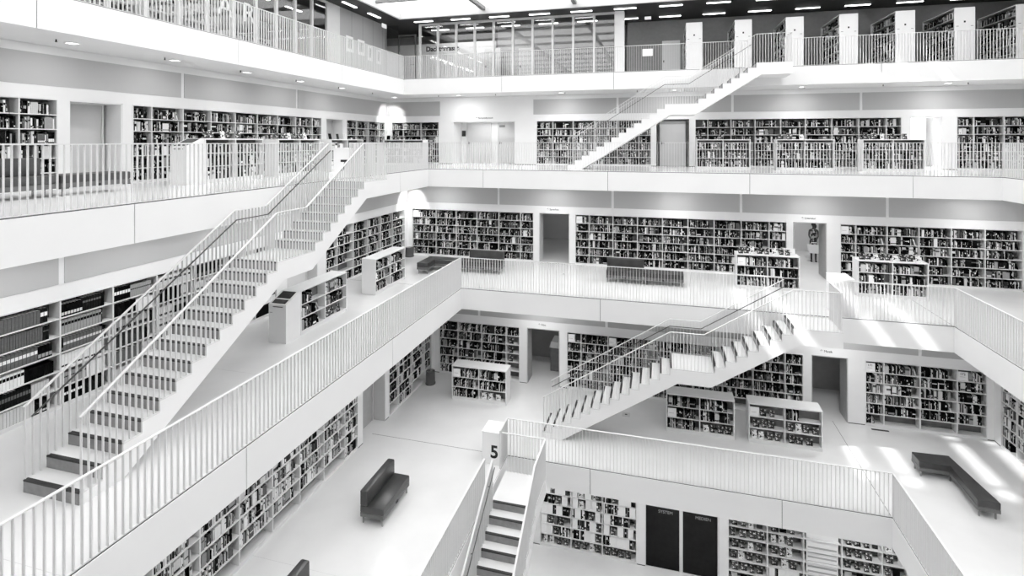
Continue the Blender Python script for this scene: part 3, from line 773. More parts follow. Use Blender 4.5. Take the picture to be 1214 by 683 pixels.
# ------------------------------------------------------------------ staircases
RI, TR, SW = F/22, .297, 1.17
SA = 13*TR; SB = SA+1.24; SD = SB+7*TR; SE = SD+1.24
def stair(label, loc, rz):
    t = thing('staircase', label, 'staircase', loc, rz)
    treads = []
    for i in range(1, 14): treads.append(((i-1)*TR, i*TR, i*RI))
    treads.append((SA, SB, 14*RI))
    for i in range(15, 22): treads.append((SB+(i-15)*TR, SB+(i-14)*TR, i*RI))
    treads.append((SD, SE, 22*RI))
    k = RI/TR; o_ = .37
    top = []
    for a, b, zz in treads: top += [(a, zz-.022), (b, zz-.022)]
    zl = 14*RI-.43; zt = 22*RI-.45
    low = [(SE, zt), (SB+(zt-14*RI+o_)/k, zt), (SB+(zl-14*RI+o_)/k, zl), ((zl+o_)/k, zl), (o_/k, 0), (0, 0)]
    poly = low[::-1][0:1]
    poly = [(0, 0), (o_/k, 0), ((zl+o_)/k, zl), (SB+(zl-14*RI+o_)/k, zl), (SB+(zt-14*RI+o_)/k, zt), (SE, zt)]+[p for p in top[::-1]]
    # triangulated side faces: strips between top profile and soffit
    mb = MB()
    def soff(s):
        if s <= o_/k: return 0
        if s <= (zl+o_)/k: return k*s-o_
        if s <= SB+(zl-14*RI+o_)/k: return zl
        if s <= SB+(zt-14*RI+o_)/k: return 14*RI+k*(s-SB)-o_
        return zt
    brk = sorted(set([round(v, 5) for v in [a for a, b, c in treads]+[SE, o_/k, (zl+o_)/k, SB+(zl-14*RI+o_)/k, SB+(zt-14*RI+o_)/k]]))
    def topz(s):
        for a, b, c in treads:
            if a-1e-6 <= s < b-1e-6: return c-.022
        return treads[-1][2]-.022
    for i in range(len(brk)-1):
        a, b = brk[i], brk[i+1]; zt_ = topz((a+b)/2); za, zb = soff(a+1e-5), soff(b-1e-5)
        n0 = len(mb.v)
        mb.v += [(a, 0, za), (b, 0, zb), (b, 0, zt_), (a, 0, zt_), (a, SW, za), (b, SW, zb), (b, SW, zt_), (a, SW, zt_)]
        mb.face([n0, n0+1, n0+2, n0+3]); mb.face([n0+7, n0+6, n0+5, n0+4]); mb.face([n0+3, n0+2, n0+6, n0+7]); mb.face([n0+1, n0, n0+4, n0+5])
        if i == 0: mb.face([n0, n0+3, n0+7, n0+4])
        else:
            zp = topz((brk[i-1]+a)/2)
            if zt_ > zp+1e-4:
                q = len(mb.v); mb.v += [(a, 0, zp), (a, 0, zt_), (a, SW, zt_), (a, SW, zp)]; mb.face([q, q+1, q+2, q+3])
        if i == len(brk)-2: mb.face([n0+2, n0+1, n0+5, n0+6])
    mb.build('stringer', 'fascia', t)
    for i, (a, b, zz) in enumerate(treads):
        m = MB()
        m.box(a+.05, b, 0, SW, zz-.022, zz, 0)
        m.box(a-.012, a+.05, .03, SW-.03, zz-.022, zz+.0005, 1).box(a, a+.05, 0, .03, zz-.022, zz, 0).box(a, a+.05, SW-.03, SW, zz-.022, zz, 0)
        nm = 'tread' if b-a < .5 else 'landing'
        m.build(nm, ['floor', 'nosing'], t)
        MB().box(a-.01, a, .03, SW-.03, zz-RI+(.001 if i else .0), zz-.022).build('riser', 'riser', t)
    R2 = 1.075
    line = [(0, RI+R2), (SA, 14*RI+R2), (SB-TR, 14*RI+R2), (SD, 22*RI+R2)]
    def railz(s):
        for i in range(len(line)-1):
            (a, za), (b, zb) = line[i], line[i+1]
            if s <= b: return za+(zb-za)*(s-a)/(b-a)
        return line[-1][1]
    def tz(s):
        for a, b, c in treads:
            if s < b-1e-6: return c
        return treads[-1][2]
    for side in (0, 1):
        y = .022 if side == 0 else SW-.022
        m = MB()
        pl = line+([(SE-.02, line[-1][1])] if side == 0 else [])
        for i in range(len(pl)-1): m.bar((pl[i][0], y, pl[i][1]), (pl[i+1][0], y, pl[i+1][1]), .045, .016)
        if side == 0: m.bar((SE-.02, y, line[-1][1]), (SE-.02, SW+.1, line[-1][1]), .045, .016)
        r = m.build('railing', 'rail', t); r['label'] = 'open side railing of thin white bars' if side == 0 else 'railing of thin white bars along the gallery side'
        e = SE-.02 if side == 0 else SD
        n = int(e/.0985)
        for j in range(n+1):
            s = .015+j*(e-.03)/n; zb = tz(s)-.02
            inst(BALX, 'baluster', r, (s, y, zb), 0, (1, 1, railz(s)-zb))
        if side == 0:
            for j in range(1, 12): inst(BALY, 'baluster', r, (SE-.02, y+j*.0985, 22*RI), 0, (1, 1, R2))
    m = MB(); y = SW-.085; hz = -.2
    pl = [(.06, line[0][1]+hz+.0376)]+[(a, b+hz) for a, b in line[1:]]
    for i in range(len(pl)-1): m.bar((pl[i][0], y, pl[i][1]), (pl[i+1][0], y, pl[i+1][1]), .02, .02)
    for s in (.4, 1.6, 2.8, 4.2, 5.6, 6.8): m.bar((s, y, railz(s)+hz), (s, SW-.022, railz(s)+hz-.02), .015, .015)
    h = m.build('handrail', 'hand', t); h['label'] = 'dark handrail'
    return t
stair('white staircase from the middle to the upper gallery, the largest one in view', (XL[7]+1.29, 5.44, FL[6]), PI/2)
stair('white staircase climbing from the pillar with the 5 to the middle gallery', (-3.59, YB[6]-1.31, FL[5]), 0)
stair('topmost white staircase climbing to the floor with the tall stacks', (-3.71, YB[8]-1.29, FL[7]), 0)
stair('lowest white staircase rising from below the picture to the lower gallery', (XL[5]+1.31, 5.32, FL[4]), PI/2)

# ------------------------------------------------------------------ numbered pillars
def pillar(num, loc, label, face, sx, sy, h=.93):
    t = thing('number_pillar', label, 'pillar', loc)
    MB().bbox(0, sx, 0, sy, 0, h-.02, .008).build('body', 'fascia', t)
    MB().box(-.004, sx+.004, -.004, sy+.004, h-.02, h).box(sx*.25, sx*.75, sy*.25, sy*.75, h, h+.004).build('lid', 'paper', t)
    if face == 'front': text('numeral', num, .5, 'text', (sx*.66, -.003, .36), (PI/2, 0, 0), t, off=.012)
    else: text('numeral', num, .5, 'text', (-.003, sy*.35, .4), (PI/2, 0, -PI/2), t, off=.012)
pillar('5', (-5.02, 13.9, FL[5]), 'white pillar with a black 5 at the head of the lowest staircase', 'front', .57, .6)
pillar('6', (5.02, YB[6]+.12, FL[6]), 'white pillar with a black 6 at the middle gallery stair landing', 'side', .55, .75, 1.12)
pillar('7', (-10.0, 13.95, FL[7]), 'white pillar with a black 7 at the head of the big staircase', 'front', .57, .6)

# kiosks
def kiosk(loc, rz, label):
    t = thing('screen_kiosk', label, 'kiosk', loc, rz)
    D, L = .53, .55
    b = MB(); n0 = len(b.v)
    pts = [(0, 0), (L, 0), (L, 1.22), (L-.06, 1.22), (0, 1.0)]
    b.prism(pts, 0, D, 0, 'xz'); b.build('body', 'frame', t)
    ang = math.atan2(.22, L-.06)
    mt = Matrix.Translation((.0, 0, 1.0)) @ Matrix.Rotation(-ang, 4, 'Y')
    MB().box(.04, .19, .06, D-.06, 0, .006, 0, mt).build('key_panel', 'screen', t)
    MB().box(.24, .5, .06, D-.06, 0, .006, 0, mt).build('screen', 'screen', t)
    MB().box(-.004, 0, .1, .4, .93, .95, 0).box(-.004, 0, .42, .5, .78, .79, 0).build('slot', 'text', t)
kiosk((-9.36, 11.1, FL[6]), PI/2, 'white kiosk with sloped dark screen at the end of the middle gallery bookcase')
kiosk((-11.84, 10.44, FL[7]), PI/2, 'white kiosk with sloped dark screen behind the upper gallery railing')

# ------------------------------------------------------------------ seats
LEG = MB().lathe([(.022, 0), (.022, .171)], n=10)
LEGM = LEG.mesh('leg', ['chrome'])
def seat_unit(name, label, cat, loc, rz, L, D=.64, back=True, mat='leather', zs=.44):
    """local x along the length, y depth: the back stands at y = D."""
    t = thing(name, label, cat, loc, rz)
    smooth(MB().bbox(0, L, 0, D, .27, zs, .022).build('seat_cushion', mat, t), 30)
    MB().box(.008, L-.008, .008, D-.008, .17, .27).build('base', 'sofabase', t)
    if back: smooth(MB().bbox(0, L, D-.2, D, zs-.002, .80, .022).build('backrest', mat, t), 30)
    for x in (.06, L-.06):
        for y in (.06, D-.06): inst(LEGM, 'leg', t, (x, y, 0))
    MB().box(L*.5-.05, L*.5+.05, -.006, .008, .17, .22).build('socket_plate', 'text', t)
    return t
# dark sofa on the lower gallery: back towards the shelves (towards -x)
seat_unit('sofa', 'dark two-seat sofa with low back standing alone on the lower gallery floor', 'sofa', (-6.47, 10.95, FL[5]), PI/2, 1.33)
seat_unit('sofa', 'dark sofa cut by the bottom frame edge, in line with the whole one', 'sofa', (-6.47, 7.55, FL[5]), PI/2, 1.33)
seat_unit('sofa', 'dark sofa with raised back at the middle gallery corner, beside the L-shaped seat', 'sofa', (-7.55, 18.95, FL[6]), 0, 1.45)
seat_unit('sofa', 'dark sofa with raised back in the middle of the middle gallery', 'sofa', (-1.98, 18.95, FL[6]), 0, 1.37)
seat_unit('bench', 'dark backless bench pushed against the sofa of the middle gallery', 'bench', (-.6, 18.95, FL[6]), 0, 1.4, back=False, mat='leather2')
seat_unit('sofa', 'dark sofa behind the upper gallery railing, below the side bookcase', 'sofa', (-11.95, 5.6, FL[7]), PI/2, 2.02, back=True, mat='leather2')
seat_unit('bench', 'dark backless bench behind the upper gallery railing, below the lift door', 'bench', (-11.95, 7.7, FL[7]), PI/2, 1.42, back=False, mat='leather2')
def poly_bench(label, loc, poly, legs, zs=.44):
    t = thing('corner_bench', label, 'bench', loc)
    me = MB().prism(poly, .27, zs, 0).build('seat_cushion', 'leather', t)
    bv = me.modifiers.new('soft_edge', 'BEVEL'); bv.width = .02; bv.segments = 2
    cx = sum(p[0] for p in poly)/len(poly); cy = sum(p[1] for p in poly)/len(poly)
    MB().prism([(p[0]*.995+cx*.005, p[1]*.995+cy*.005) for p in poly], .17, .266, 0).build('base', 'sofabase', t)
    for p in legs: inst(LEGM, 'leg', t, (p[0], p[1], 0))
poly_bench('L-shaped dark bench on the sunlit part of the lower gallery', (6.95, 14.95, FL[5]),
           [(.0, 1.42), (.71, 1.40), (.66, .03), (1.13, 0), (.93, 1.92), (.0, 1.88)], [(.06, 1.48), (.06, 1.82), (.72, .1), (1.05, .07), (.87, 1.84), (.74, 1.44)])
poly_bench('L-shaped dark seat at the middle gallery corner, behind the railing', (-9.34, 18.3, FL[6]),
           [(0, 0), (.48, 0), (.48, .66), (1.77, .66), (1.77, 1.2), (0, 1.2)], [(.06, .06), (.42, .06), (.06, 1.14), (1.7, .72), (1.7, 1.14)])

# bins
def bin_(loc, label, r, h):
    t = thing('waste_bin', label, 'bin', loc, 0, 'round grey bins')
    smooth(MB().lathe([(r*.96, 0), (r*1.03, .02), (r*1.03, .05), (r*.93, .07), (r*.88, h-.03), (r*.9, h), (r*.8, h), (r*.78, h-.06)], n=24).build('body', 'bin', t))
    smooth(MB().lathe([(r*.8, h-.01), (r*.5, h+.02), (r*.05, h+.025)], n=24).build('lid', 'chrome', t))
bin_((-8.58, 17.95, FL[5]), 'round grey bin in the lower gallery corner beside the low bookcase', .19, .5)
bin_((-11.05, 20.95, FL[6]), 'round grey bin in the middle gallery corner beside the bookcase', .2, .42)
# floor sockets
def socket(x, y, n, label):
    t = thing('floor_socket', label, 'socket', (x, y, FL[n]))
    MB().box(-.13, .13, -.13, .13, 0, .004).build('plate', 'soft', t); MB().box(-.04, .04, -.03, .03, .004, .007).build('flap', 'joint', t)
socket(-1.15, 17.6, 5, 'square floor socket under the staircase of the lower gallery')
socket(9.6, 19.0, 6, 'square floor socket in the sunlit floor of the middle gallery')
socket(-3.7, 19.7, 6, 'square floor socket before the grey doorway of the middle gallery')
t = MB().box(-.25, .25, -.04, .04, 0, .006).build('floor_grate', 'joint', None, (6.85, 18.7, FL[5])); tag(t, 'short dark floor grate below the bookcase behind the L-shaped bench', 'grate')
# shelf cards
def card(x, y, zc, label, txt=None, w=.26, h=.27):
    t = thing('shelf_card', label, 'card', (x, y, zc))
    MB().box(0, w, 0, .008, 0, h).build('sheet', 'paper', t)
    if txt: text('numeral', txt, .1, 'text', (w*.45, -.002, h*.72), (PI/2, 0, 0), t)
    MB().box(.04, w*.7, -.002, 0, h*.4, h*.43).build('print_line', 'textgrey', t)
top_z = CH-.03-(CH-.105)/6
for n, x, lab, tx in ((5, 6.54, 'white card numbered 171 on the top shelf of the case behind the L-shaped bench', '171'), (5, 9.11, 'white card numbered 172 on the top shelf near the lower corner', '172'),
                      (5, -3.4, 'white card at the start of the lower back bookcase, beside the corner doorway', None), (5, -1.86, 'white card in the third bay of the lower back bookcase', None),
                      (6, -11.1, 'white card at the corner end of the bookcase behind the corner sofa', None), (6, -3.49, 'white card at the start of the wide middle gallery bookcase', None),
                      (6, 6.56, 'white card in the bookcase beside the doorway with the woman', None)):
    card(x, WY[n]+.03, FL[n]+top_z+.002, lab, tx)
card(-7.28, 17.13, FL[5]+.11+.358*2+.002, 'white card in the low bookcase by the grey bin')
card(2.66, 19.43, FL[6]+.11+.358*2+.002, 'white card in the low bookcase below the woman')
card(.22, 16.97, FL[5]+.11+.358+.002, 'white card in the low bookcase under the stair')
card(2.68, 16.97, FL[5]+.11+.358*2+.002, 'white card in the low bookcase with few face-out books')
card(4.2, 19.6, FL[6]+1.222, 'white sign standing on the low bookcase below the woman', None, .36, .24)

# downlights and sprinklers under the top-floor slab
def downlight(x, y, n, label, size=.17, lens='lamp'):
    zc = FL[n+1]-T
    t = thing('ceiling_downlight', label, 'lamp', (x, y, zc), 0, 'recessed ceiling lights')
    MB().box(-size/2-.02, size/2+.02, -size/2-.02, size/2+.02, -.012, .008).build('rim', 'white', t)
    MB().box(-size/2, size/2, -size/2, size/2, -.016, -.012).build('lens', lens, t)
SIDE = {7: 'upper', 6: 'middle', 5: 'lower', 4: 'bottom'}
def area(name, loc, rot, sx, sy, e):
    l = bpy.data.lights.new(name, 'AREA'); l.shape = 'RECTANGLE'; l.size = sx; l.size_y = sy; l.energy = e
    o = bpy.data.objects.new(name, l); C.objects.link(o); o.location = loc; o.rotation_euler = rot
    return o
def spot(name, loc, rot, e, ang, r=.08):
    l = bpy.data.lights.new(name, 'SPOT'); l.energy = e; l.spot_size = ang; l.spot_blend = .6; l.shadow_soft_size = r
    o = bpy.data.objects.new(name, l); C.objects.link(o); o.location = loc; o.rotation_euler = rot
    return o
LE = 6
WASH = 15
for n in (4, 5, 6, 7):
    zc = FL[n+1]-T-.02
    xs = [x for x in (-9.4, -4.4, .55, 5.55, 10.6) if XL[n]-GD+1 < x < XR[n]+GD-1]
    for j, x in enumerate(xs):
        y = YB[n]+GD-1.15
        downlight(x, y, n, '%s recessed light along the back of the %s gallery ceiling, from the glazed side' % (ORD[j], SIDE[n]))
        if not (n == 5 and -2 < x < 4): area('downlight_lamp', (x, y, zc), (0, 0, 0), .17, .17, WASH)
    ys = [y for y in (1.0, 3.5, 6.0, 8.5, 11.0, 13.5, 16.0, 18.5, 21) if y < YB[n]+GD-3]
    for j, y in enumerate(ys):
        x = XL[n]-GD+1.0
        downlight(x, y, n, '%s recessed light along the side of the %s gallery ceiling, from the viewer' % (ORD[j], SIDE[n]))
        if not (n == 6 and y < 13): area('downlight_lamp', (x, y, zc), (0, 0, 0), .17, .17, LE)
        if n == 6: area('wall_fill', (XL[n]-GD+.8, y, zc), (0, math.radians(30), 0), .1, 2.3, 4.2).data.spread = math.radians(95)  # lamp out of view, added to brighten the side wall band
    if n == 5:
        for y in (16.5, 13.5, 10.5): area('downlight_lamp', (WR[5]-1.15, y, zc), (0, 0, 0), .26, .26, LE); downlight(WR[5]-1.15, y, 5, 'recessed light over the sunlit side of the lower gallery, %s metres from the viewer' % {16.5: 'sixteen', 13.5: 'thirteen', 10.5: 'ten'}[y])
# wall-washing lamps in the bright corners
for n in (6, 7):
    spot('corner_lamp', (WL[n]+.9, WY[n]-.9, FL[n+1]-T-.05), (math.radians(42), 0, math.radians(45)), 90, math.radians(80))
    x, y = WL[n]+.9, WY[n]-.9
    downlight(x, y, n, 'bright recessed light in the far corner of the %s gallery ceiling' % SIDE[n], .2)
for j, y in enumerate((20.6, 18.1, 15.6, 13.1, 10.6, 8.1)):
    t = thing('sprinkler_head', ORD[j]+' dark sprinkler head under the top-floor slab, counting from the hall corner', 'sprinkler', (XL[8]-.9, y, FL[8]-T), 0, 'sprinkler heads')
    MB().lathe([(.014, -.05), (.014, 0)], n=10).build('stem', 'text', t); MB().lathe([(.024, -.06), (.024, -.05)], n=10).build('deflector', 'text', t)
for j, x in enumerate((-10.4, -7.5, -4.2, -1.0, 5.6, 8.4, 11.2)):
    t = thing('sprinkler_head', ORD[j]+' dark sprinkler head under the back top-floor slab, counting from the hall corner', 'sprinkler', (x, YB[8]+.8, FL[8]-T), 0, 'sprinkler heads')
    MB().lathe([(.014, -.05), (.014, 0)], n=10).build('stem', 'text', t); MB().lathe([(.024, -.06), (.024, -.05)], n=10).build('deflector', 'text', t)

# ------------------------------------------------------------------ the woman in the doorway
def skin_body(name, verts, edges, radii, mat, parent, loc=(0, 0, 0), root=0, sub=2):
    me = bpy.data.meshes.new(name); me.from_pydata(verts, edges, [])
    o = bpy.data.objects.new(name, me); C.objects.link(o); me.materials.append(M[mat])
    o.parent = parent; o.location = loc
    md = o.modifiers.new('skin', 'SKIN'); md.use_smooth_shade = True
    sv = me.skin_vertices[0].data if me.skin_vertices else None
    if sv is None:
        bpy.context.view_layer.objects.active = o
        me.attributes.new
    for i, r in enumerate(radii):
        me.skin_vertices[0].data[i].radius = (r, r) if not isinstance(r, tuple) else r
        me.skin_vertices[0].data[i].use_root = (i == root)
    s = o.modifiers.new('sub', 'SUBSURF'); s.levels = sub; s.render_levels = sub
    return o
def ellipsoid(mb, c, r, n=16, m=10, zmin=-1):
    b = len(mb.v)
    for j in range(m+1):
        p = -PI/2+PI*j/m
        for i in range(n):
            a = 2*PI*i/n
            mb.v.append((c[0]+r[0]*math.cos(p)*math.cos(a), c[1]+r[1]*math.cos(p)*math.sin(a), c[2]+r[2]*math.sin(p)))
    for j in range(m):
        for i in range(n):
            k = (i+1) % n
            mb.face([b+j*n+i, b+j*n+k, b+(j+1)*n+k, b+(j+1)*n+i])
PX, PY = 6.45, 24.55
w = thing('person', 'woman with dark hair in a patterned dress standing in the middle gallery doorway', 'person', (PX, PY, FL[6]), math.radians(-12))
V = [(0, .02, .90), (0, .02, 1.06), (0, .02, 1.22), (0, .02, 1.36), (0, .015, 1.45), (0, 0, 1.52), (0, -.005, 1.60)]; Rr = [.115, .095, .105, .09, .045, .06, .075]; Ed = [(0, 1), (1, 2), (2, 3), (3, 4), (4, 5), (5, 6)]
def chain(start, pts, rs):
    prev = start
    for p, r in zip(pts, rs):
        V.append(p); Rr.append(r); Ed.append((prev, len(V)-1)); prev = len(V)-1
    return prev
V += []
crown = chain(6, [(0, 0, 1.655)], [.06])
for s in (-1, 1):
    chain(0, [(s*.085, .02, .80), (s*.085, .01, .48), (s*.08, .03, .12), (s*.08, .03, .05), (s*.085, -.06, .03), (s*.09, -.13, .025)], [.085, .055, .036, .034, .034, .026])
    e = chain(3, [(s*.15, .02, 1.355), (s*.178, .03, 1.12), (s*.10, -.13, .93), (s*.085, -.15, .88)], [.042, .033, .026, .024])
    for f_ in range(4):
        fx = s*(.085+(.024-.016*f_))
        chain(e, [(fx, -.155-.004*f_, .845), (fx, -.15, .81), (fx, -.135, .80)], [.0105, .009, .008])
    chain(e, [(s*.045, -.165, .86), (s*.035, -.16, .83)], [.011, .009])
me = bpy.data.meshes.new('body'); me.from_pydata(V, Ed, [])
body = bpy.data.objects.new('body', me); C.objects.link(body); body.parent = w; me.materials.append(M['skin'])
md = body.modifiers.new('skin', 'SKIN'); md.use_smooth_shade = True
if not me.skin_vertices:
    bm = bmesh.new(); bm.from_mesh(me); bm.verts.layers.skin.verify(); bm.to_mesh(me); bm.free()
for i, r in enumerate(Rr):
    me.skin_vertices[0].data[i].radius = (r, r); me.skin_vertices[0].data[i].use_root = (i == 0)
s_ = body.modifiers.new('sub', 'SUBSURF'); s_.levels = 2; s_.render_levels = 2
mb = MB(); ellipsoid(mb, (0, -.075, 1.575), (.012, .02, .022)); mb2 = mb
for s in (-1, 1): ellipsoid(mb, (s*.078, 0, 1.575), (.012, .022, .03))
smooth(mb.build('nose_and_ears', 'skin', w), 60)
mb = MB()
for s in (-1, 1): ellipsoid(mb, (s*.03, -.072, 1.595), (.011, .008, .006), 10, 6)
mb.box(-.025, .025, -.076, -.066, 1.535, 1.543); mb.build('eyes_and_mouth', 'hair', w)
mb = MB(); ellipsoid(mb, (0, .02, 1.63), (.092, .098, .09)); ellipsoid(mb, (.06, .1, 1.52), (.06, .06, .11)); smooth(mb.build('hair', 'hair', w), 60)
mb = MB()
prof = [(.165, .11, .66), (.16, .12, .74), (.155, .122, .86), (.13, .11, .98), (.112, .095, 1.08), (.125, .11, 1.22), (.122, .1, 1.30), (.105, .075, 1.37), (.07, .055, 1.41)]
n_ = 24
for rx, ry, zz in prof:
    for i in range(n_):
        a = 2*PI*i/n_; fold = 1+(.05*math.sin(a*7) if zz < .9 else 0)
        mb.v.append((rx*fold*math.cos(a), .02+ry*fold*math.sin(a), zz))
for k in range(len(prof)-1):
    for i in range(n_):
        j = (i+1) % n_; mb.face([k*n_+i, k*n_+j, k*n_+n_+j, k*n_+n_+i])
mb.face([n_-1-i for i in range(n_)]); mb.face([(len(prof)-1)*n_+i for i in range(n_)])
smooth(mb.build('dress', 'dress', w), 60)
mb = MB()
for s in (-1, 1): mb.bbox(s*.087-.04, s*.087+.04, -.16, .075, 0, .035, .015)
mb.build('shoes', 'hair', w)
bg = thing('tote_bag', 'white tote bag held in front of the woman in the doorway', 'bag', (PX-.04, PY-.23, FL[6]), math.radians(-12))
mb = MB(); n0 = 0
pr = [(.19, .05, .40), (.22, .06, .46), (.25, .055, .60), (.27, .04, .76)]
for rx, ry, zz in pr:
    for i in range(20):
        a = 2*PI*i/20; cc, ss = math.cos(a), math.sin(a)
        mb.v.append((rx*math.copysign(abs(cc)**.5, cc), ry*math.copysign(abs(ss)**.7, ss), zz))
for k in range(3):
    for i in range(20):
        j = (i+1) % 20; mb.face([k*20+i, k*20+j, k*20+20+j, k*20+20+i])
mb.face([19-i for i in range(20)])
mb.face([60+i for i in range(20)])
smooth(mb.build('bag_body', 'paper', bg), 50)
mb = MB()
for y in (-.035, .035):
    for s in (-1, 1): mb.bar((s*.15, y, .75), (s*.1, y, .86), .025, .008)
    mb.bar((-.1, y, .86), (.1, y, .86), .025, .008)
mb.build('strap', 'paper', bg)

for o in [o for o in bpy.data.objects if o.type == 'FONT']:
    bpy.context.view_layer.update()
    me = bpy.data.meshes.new_from_object(o.evaluated_get(bpy.context.evaluated_depsgraph_get()))
    n = bpy.data.objects.new('lettering', me); C.objects.link(n); nm = o.name.split('.')[0]
    n.parent = o.parent; n.location = o.location; n.rotation_euler = o.rotation_euler; n.scale = o.scale
    for k in o.keys(): n[k] = o[k]
    bpy.data.objects.remove(o); n.name = nm

# ------------------------------------------------------------------ books: the 300 that show largest are things, the rest one object
bpy.context.view_layer.update()
def book_matrix(b):
    R = b['root'].matrix_world
    if b['flip'] == 'side':      # stacks: books look towards -x ; x runs along local +y reversed
        base = Matrix.Translation((b['off']+.004, b['x']+b['w'], b['z'])) @ Matrix.Rotation(-PI/2, 4, 'Z')
    elif b['flip']:
        base = Matrix.Translation((b['x']+b['w'], b['yf']-b['off'], b['z'])) @ Matrix.Rotation(PI, 4, 'Z')
    else:
        base = Matrix.Translation((b['x'], b['yf']+b['off'], b['z']))
    if b['kind'] == 'lean': base = base @ Matrix.Translation((b['w']*0+.0, 0, .0)) @ Matrix.Rotation(-b['rot'], 4, 'Y') if False else base @ Matrix.Translation((b['h']*math.sin(b['rot']), 0, 0)) @ Matrix.Rotation(-b['rot'], 4, 'Y')
    if b['kind'] == 'face': base = base @ Matrix.Rotation(b['rot'], 4, 'X')
    return R @ base
dg = bpy.context.evaluated_depsgraph_get()
cnt = {}
for b in BOOKS:
    key = (b['cid'], b['bay'], b['row']); cnt[key] = cnt.get(key, 0)+1; b['idx'] = cnt[key]
    b['m'] = book_matrix(b); c = b['m'] @ Vector((b['w']/2, 0, b['h']/2))
    b['c'] = c
    lr = random.Random(b['cid']*100003+b['bay']*1009+b['row']*101+int(b['w']*1e5)*7+int(b['h']*1e4)*13+b['tone'])
    b['lab'] = None
    if lr.random() < .6:
        f0 = lr.choice((.12, .45, .6)); f1 = f0+lr.uniform(.08, .3)
        b['lab'] = (f0, f1, lr.choice((4, 5, 6, 3)) if b['tone'] < 4 else lr.choice((0, 1, 2)))
    nrm = (b['m'].to_3x3() @ Vector((0, -1, 0))).normalized()
    to = CAM-c; dist = to.length
    r = project(c)
    ok = r and 4 < r[0] < 1210 and 4 < r[1] < 679
    face = max(0, nrm.dot(to/dist))
    b['score'] = (b['w']*b['h']*face+b['w']*b['d']*max(0, to.z/dist)*.3)/dist**2 if ok and face > .02 else 0
def seen(b):
    n = 0
    for fx, fz in ((.5, .5), (.5, .85), (.5, .2)):
        p = b['m'] @ Vector((b['w']*fx, -.004, b['h']*fz))
        d = p-CAM; L = d.length
        hit, loc, *_ = sc.ray_cast(dg, CAM, d/L, distance=L-.02)
        if not hit: n += 1
    return n >= 2
cand = sorted([b for b in BOOKS if b['score'] > 0], key=lambda b: -b['score'])
chosen = []
for b in cand:
    if len(chosen) >= 300: break
    if seen(b): chosen.append(b)
chosen_ids = set(id(b) for b in chosen)
rows_name = {0: 'top shelf', 1: 'second shelf', 2: 'third shelf', 3: 'fourth shelf', 4: 'fifth shelf', 5: 'bottom shelf', -1: 'top board'}
used = {}
for b in chosen:
    t_, phrase, sd, n_l = CASES[b['cid']]
    e = bpy.data.objects.new('book', None)
    bw, bh, bd = b['w'], b['h'], b['d']
    if b['kind'] == 'face':
        cm = ['coverA', 'coverB', 'coverC'][b['tone'] % 3]
        th = max(.015, bd)
        cv = MB().box(0, bw, 0, .003, 0, bh).box(0, bw, th-.003, th, 0, bh).box(0, .003, .003, th-.003, 0, bh)
        pg = MB().box(.003, bw-.004, .003, th-.003, .003, bh-.003)
    else:
        cm = 'book%d' % b['tone']
        cv = MB().box(0, .003, 0, bd, 0, bh).box(bw-.003, bw, 0, bd, 0, bh).box(.003, bw-.003, 0, .004, 0, bh)
        pg = MB().box(.003, bw-.003, .004, bd-.005, .003, bh-.004)
    o = cv.build('book', [cm]); o.matrix_world = b['m']
    pages = pg.build('pages', ['pages'], o)
    if b['kind'] != 'face' and bw < .1 and b['lab']:
        f0, f1, lt = b['lab']
        MB().box(bw*.03, bw*.97, -.0008, 0, bh*f0, bh*f1).build('spine_label', ['book%d' % lt], o)
    tone = {'coverA': 'dark', 'coverB': 'mottled', 'coverC': 'pale'}.get(cm, TN[b['tone']])
    rn = rows_name.get(b['row'], 'rear shelf')
    if CASES[b['cid']][2] == 'free' and b['row'] == 2 and 'glazing' not in phrase: rn = 'bottom shelf'
    kind = {'face': 'face-out book', 'lean': 'leaning book', 'spine': 'book'}[b['kind']]
    if b['kind'] == 'spine' and bw > .15: kind = 'file box'
    bayn = ORD[b['bay']]+' bay, ' if b['row'] >= 0 else ''
    lab = '%s %s, %s on %s, %s%s' % (tone, kind, ORD[min(b['idx']-1, 39)], rn, bayn, phrase)
    lab = ' '.join(lab.split()[:16])
    tag(o, lab, 'book' if kind != 'file box' else 'file box', 'books on the shelves')
mb = MB()
for b in BOOKS:
    if id(b) in chosen_ids: continue
    mi = b['tone'] if b['kind'] != 'face' else [0, 2, 5][b['tone'] % 3]
    mb.box(0, b['w'], 0, max(b['d'], .015), 0, b['h'], mi, b['m'])
    if b['lab'] and b['kind'] != 'face' and b['w'] < .1: mb.box(b['w']*.03, b['w']*.97, -.0008, .001, b['h']*b['lab'][0], b['h']*b['lab'][1], b['lab'][2], b['m'])
rest = mb.build('shelved_books', ['book%d' % i for i in range(7)])
tag(rest, 'remaining small books filling the shelves on every gallery', 'books', None, 'stuff')
print('BOOKS', len(BOOKS), 'individual', len(chosen))

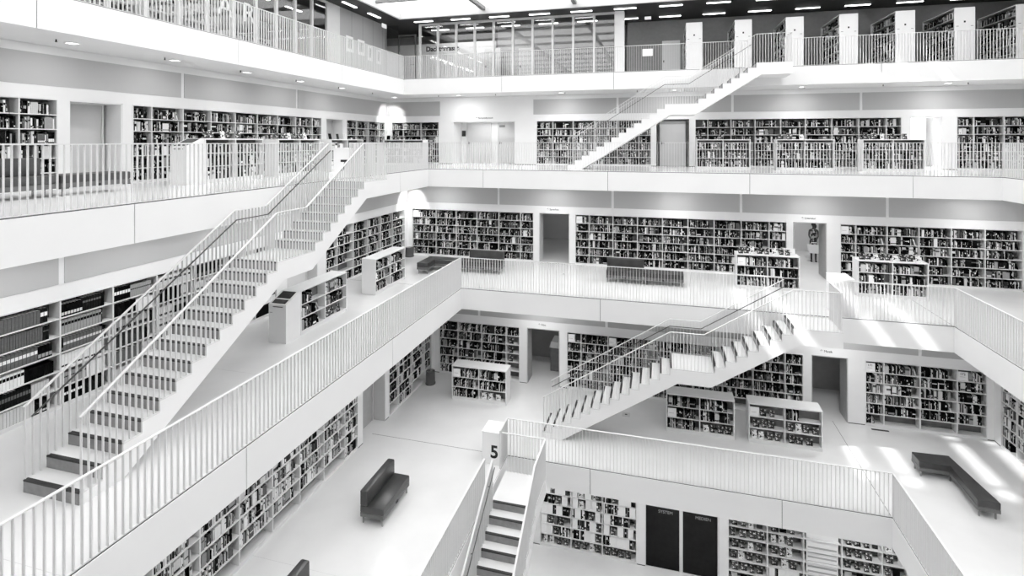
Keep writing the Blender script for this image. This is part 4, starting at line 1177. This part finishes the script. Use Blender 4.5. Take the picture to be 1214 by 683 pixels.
# ------------------------------------------------------------------ daylight
W = bpy.data.worlds.new('World'); sc.world = W; W.use_nodes = True
nt = W.node_tree; bg_ = nt.nodes['Background']
tc = nt.nodes.new('ShaderNodeTexCoord'); sp = nt.nodes.new('ShaderNodeSeparateXYZ'); nt.links.new(tc.outputs['Generated'], sp.inputs[0])
mr = nt.nodes.new('ShaderNodeMapRange'); mr.inputs['From Min'].default_value = -.05; mr.inputs['From Max'].default_value = .35
mr.inputs['To Min'].default_value = .35; mr.inputs['To Max'].default_value = 1.0
nt.links.new(sp.outputs['Z'], mr.inputs['Value'])
cx_ = nt.nodes.new('ShaderNodeCombineColor')
for k in range(3): nt.links.new(mr.outputs['Result'], cx_.inputs[k])
nt.links.new(cx_.outputs[0], bg_.inputs['Color']); bg_.inputs['Strength'].default_value = 1.6
S = bpy.data.lights.new('sun', 'SUN'); S.energy = 2.3; S.angle = math.radians(.8)
so = bpy.data.objects.new('sun', S); C.objects.link(so)
so.rotation_euler = Vector((.72, .58, -1)).to_track_quat('-Z', 'Y').to_euler()
area('room_fill', (6.2, 23.3, FL[7]-T-.05), (0, 0, 0), .5, .5, 22)  # unseen fill lamps added in the rooms; this one lights the woman's front
area('room_fill', (5.2, 25.9, FL[7]-T-.05), (0, 0, 0), .5, .5, 10)
area('room_fill', (10.4, WY[7]+1.4, FL[8]-T-.05), (0, 0, 0), .5, .5, 120)
area('room_fill', (-8.5, WY[7]+.55, FL[7]+2.1), (0, 0, 0), 1.6, .3, 5)
area('room_fill', (-4.5, 24.6, FL[7]-T-.05), (0, 0, 0), .5, .5, 4)
area('room_fill', (-4.4, 20.6, FL[6]-T-.05), (0, 0, 0), .4, .4, 2)
area('room_fill', (5.4, 20.4, FL[6]-T-.05), (0, 0, 0), .4, .4, 2)
area('room_fill', (-9, 25.0, CEIL-.1), (0, 0, 0), 5, .4, 35)
area('room_fill', (-15.6, 11, CEIL-.1), (0, 0, 0), .4, 8, 130)

# ------------------------------------------------------------------ camera
cam = bpy.data.cameras.new('camera'); co = bpy.data.objects.new('camera', cam); C.objects.link(co)
co.location = CAM; co.rotation_euler = (PI/2, 0, YAW)
cam.sensor_width = 36; cam.lens = 36*601.8/1214
cam.shift_x = (607-627.44)/1214; cam.shift_y = (167.7-341.5)/1214
cam.clip_start = .05; cam.clip_end = 200
sc.camera = co
sc.view_settings.view_transform = 'Standard'; sc.view_settings.look = 'None'
sc.view_settings.gamma = 1; sc.view_settings.use_curve_mapping = False
sc.view_settings.exposure = 1.12
sc.cycles.use_denoising = True
sc.cycles.max_bounces = 8; sc.cycles.diffuse_bounces = 5; sc.cycles.transparent_max_bounces = 16
sc.cycles.caustics_reflective = False; sc.cycles.caustics_refractive = False
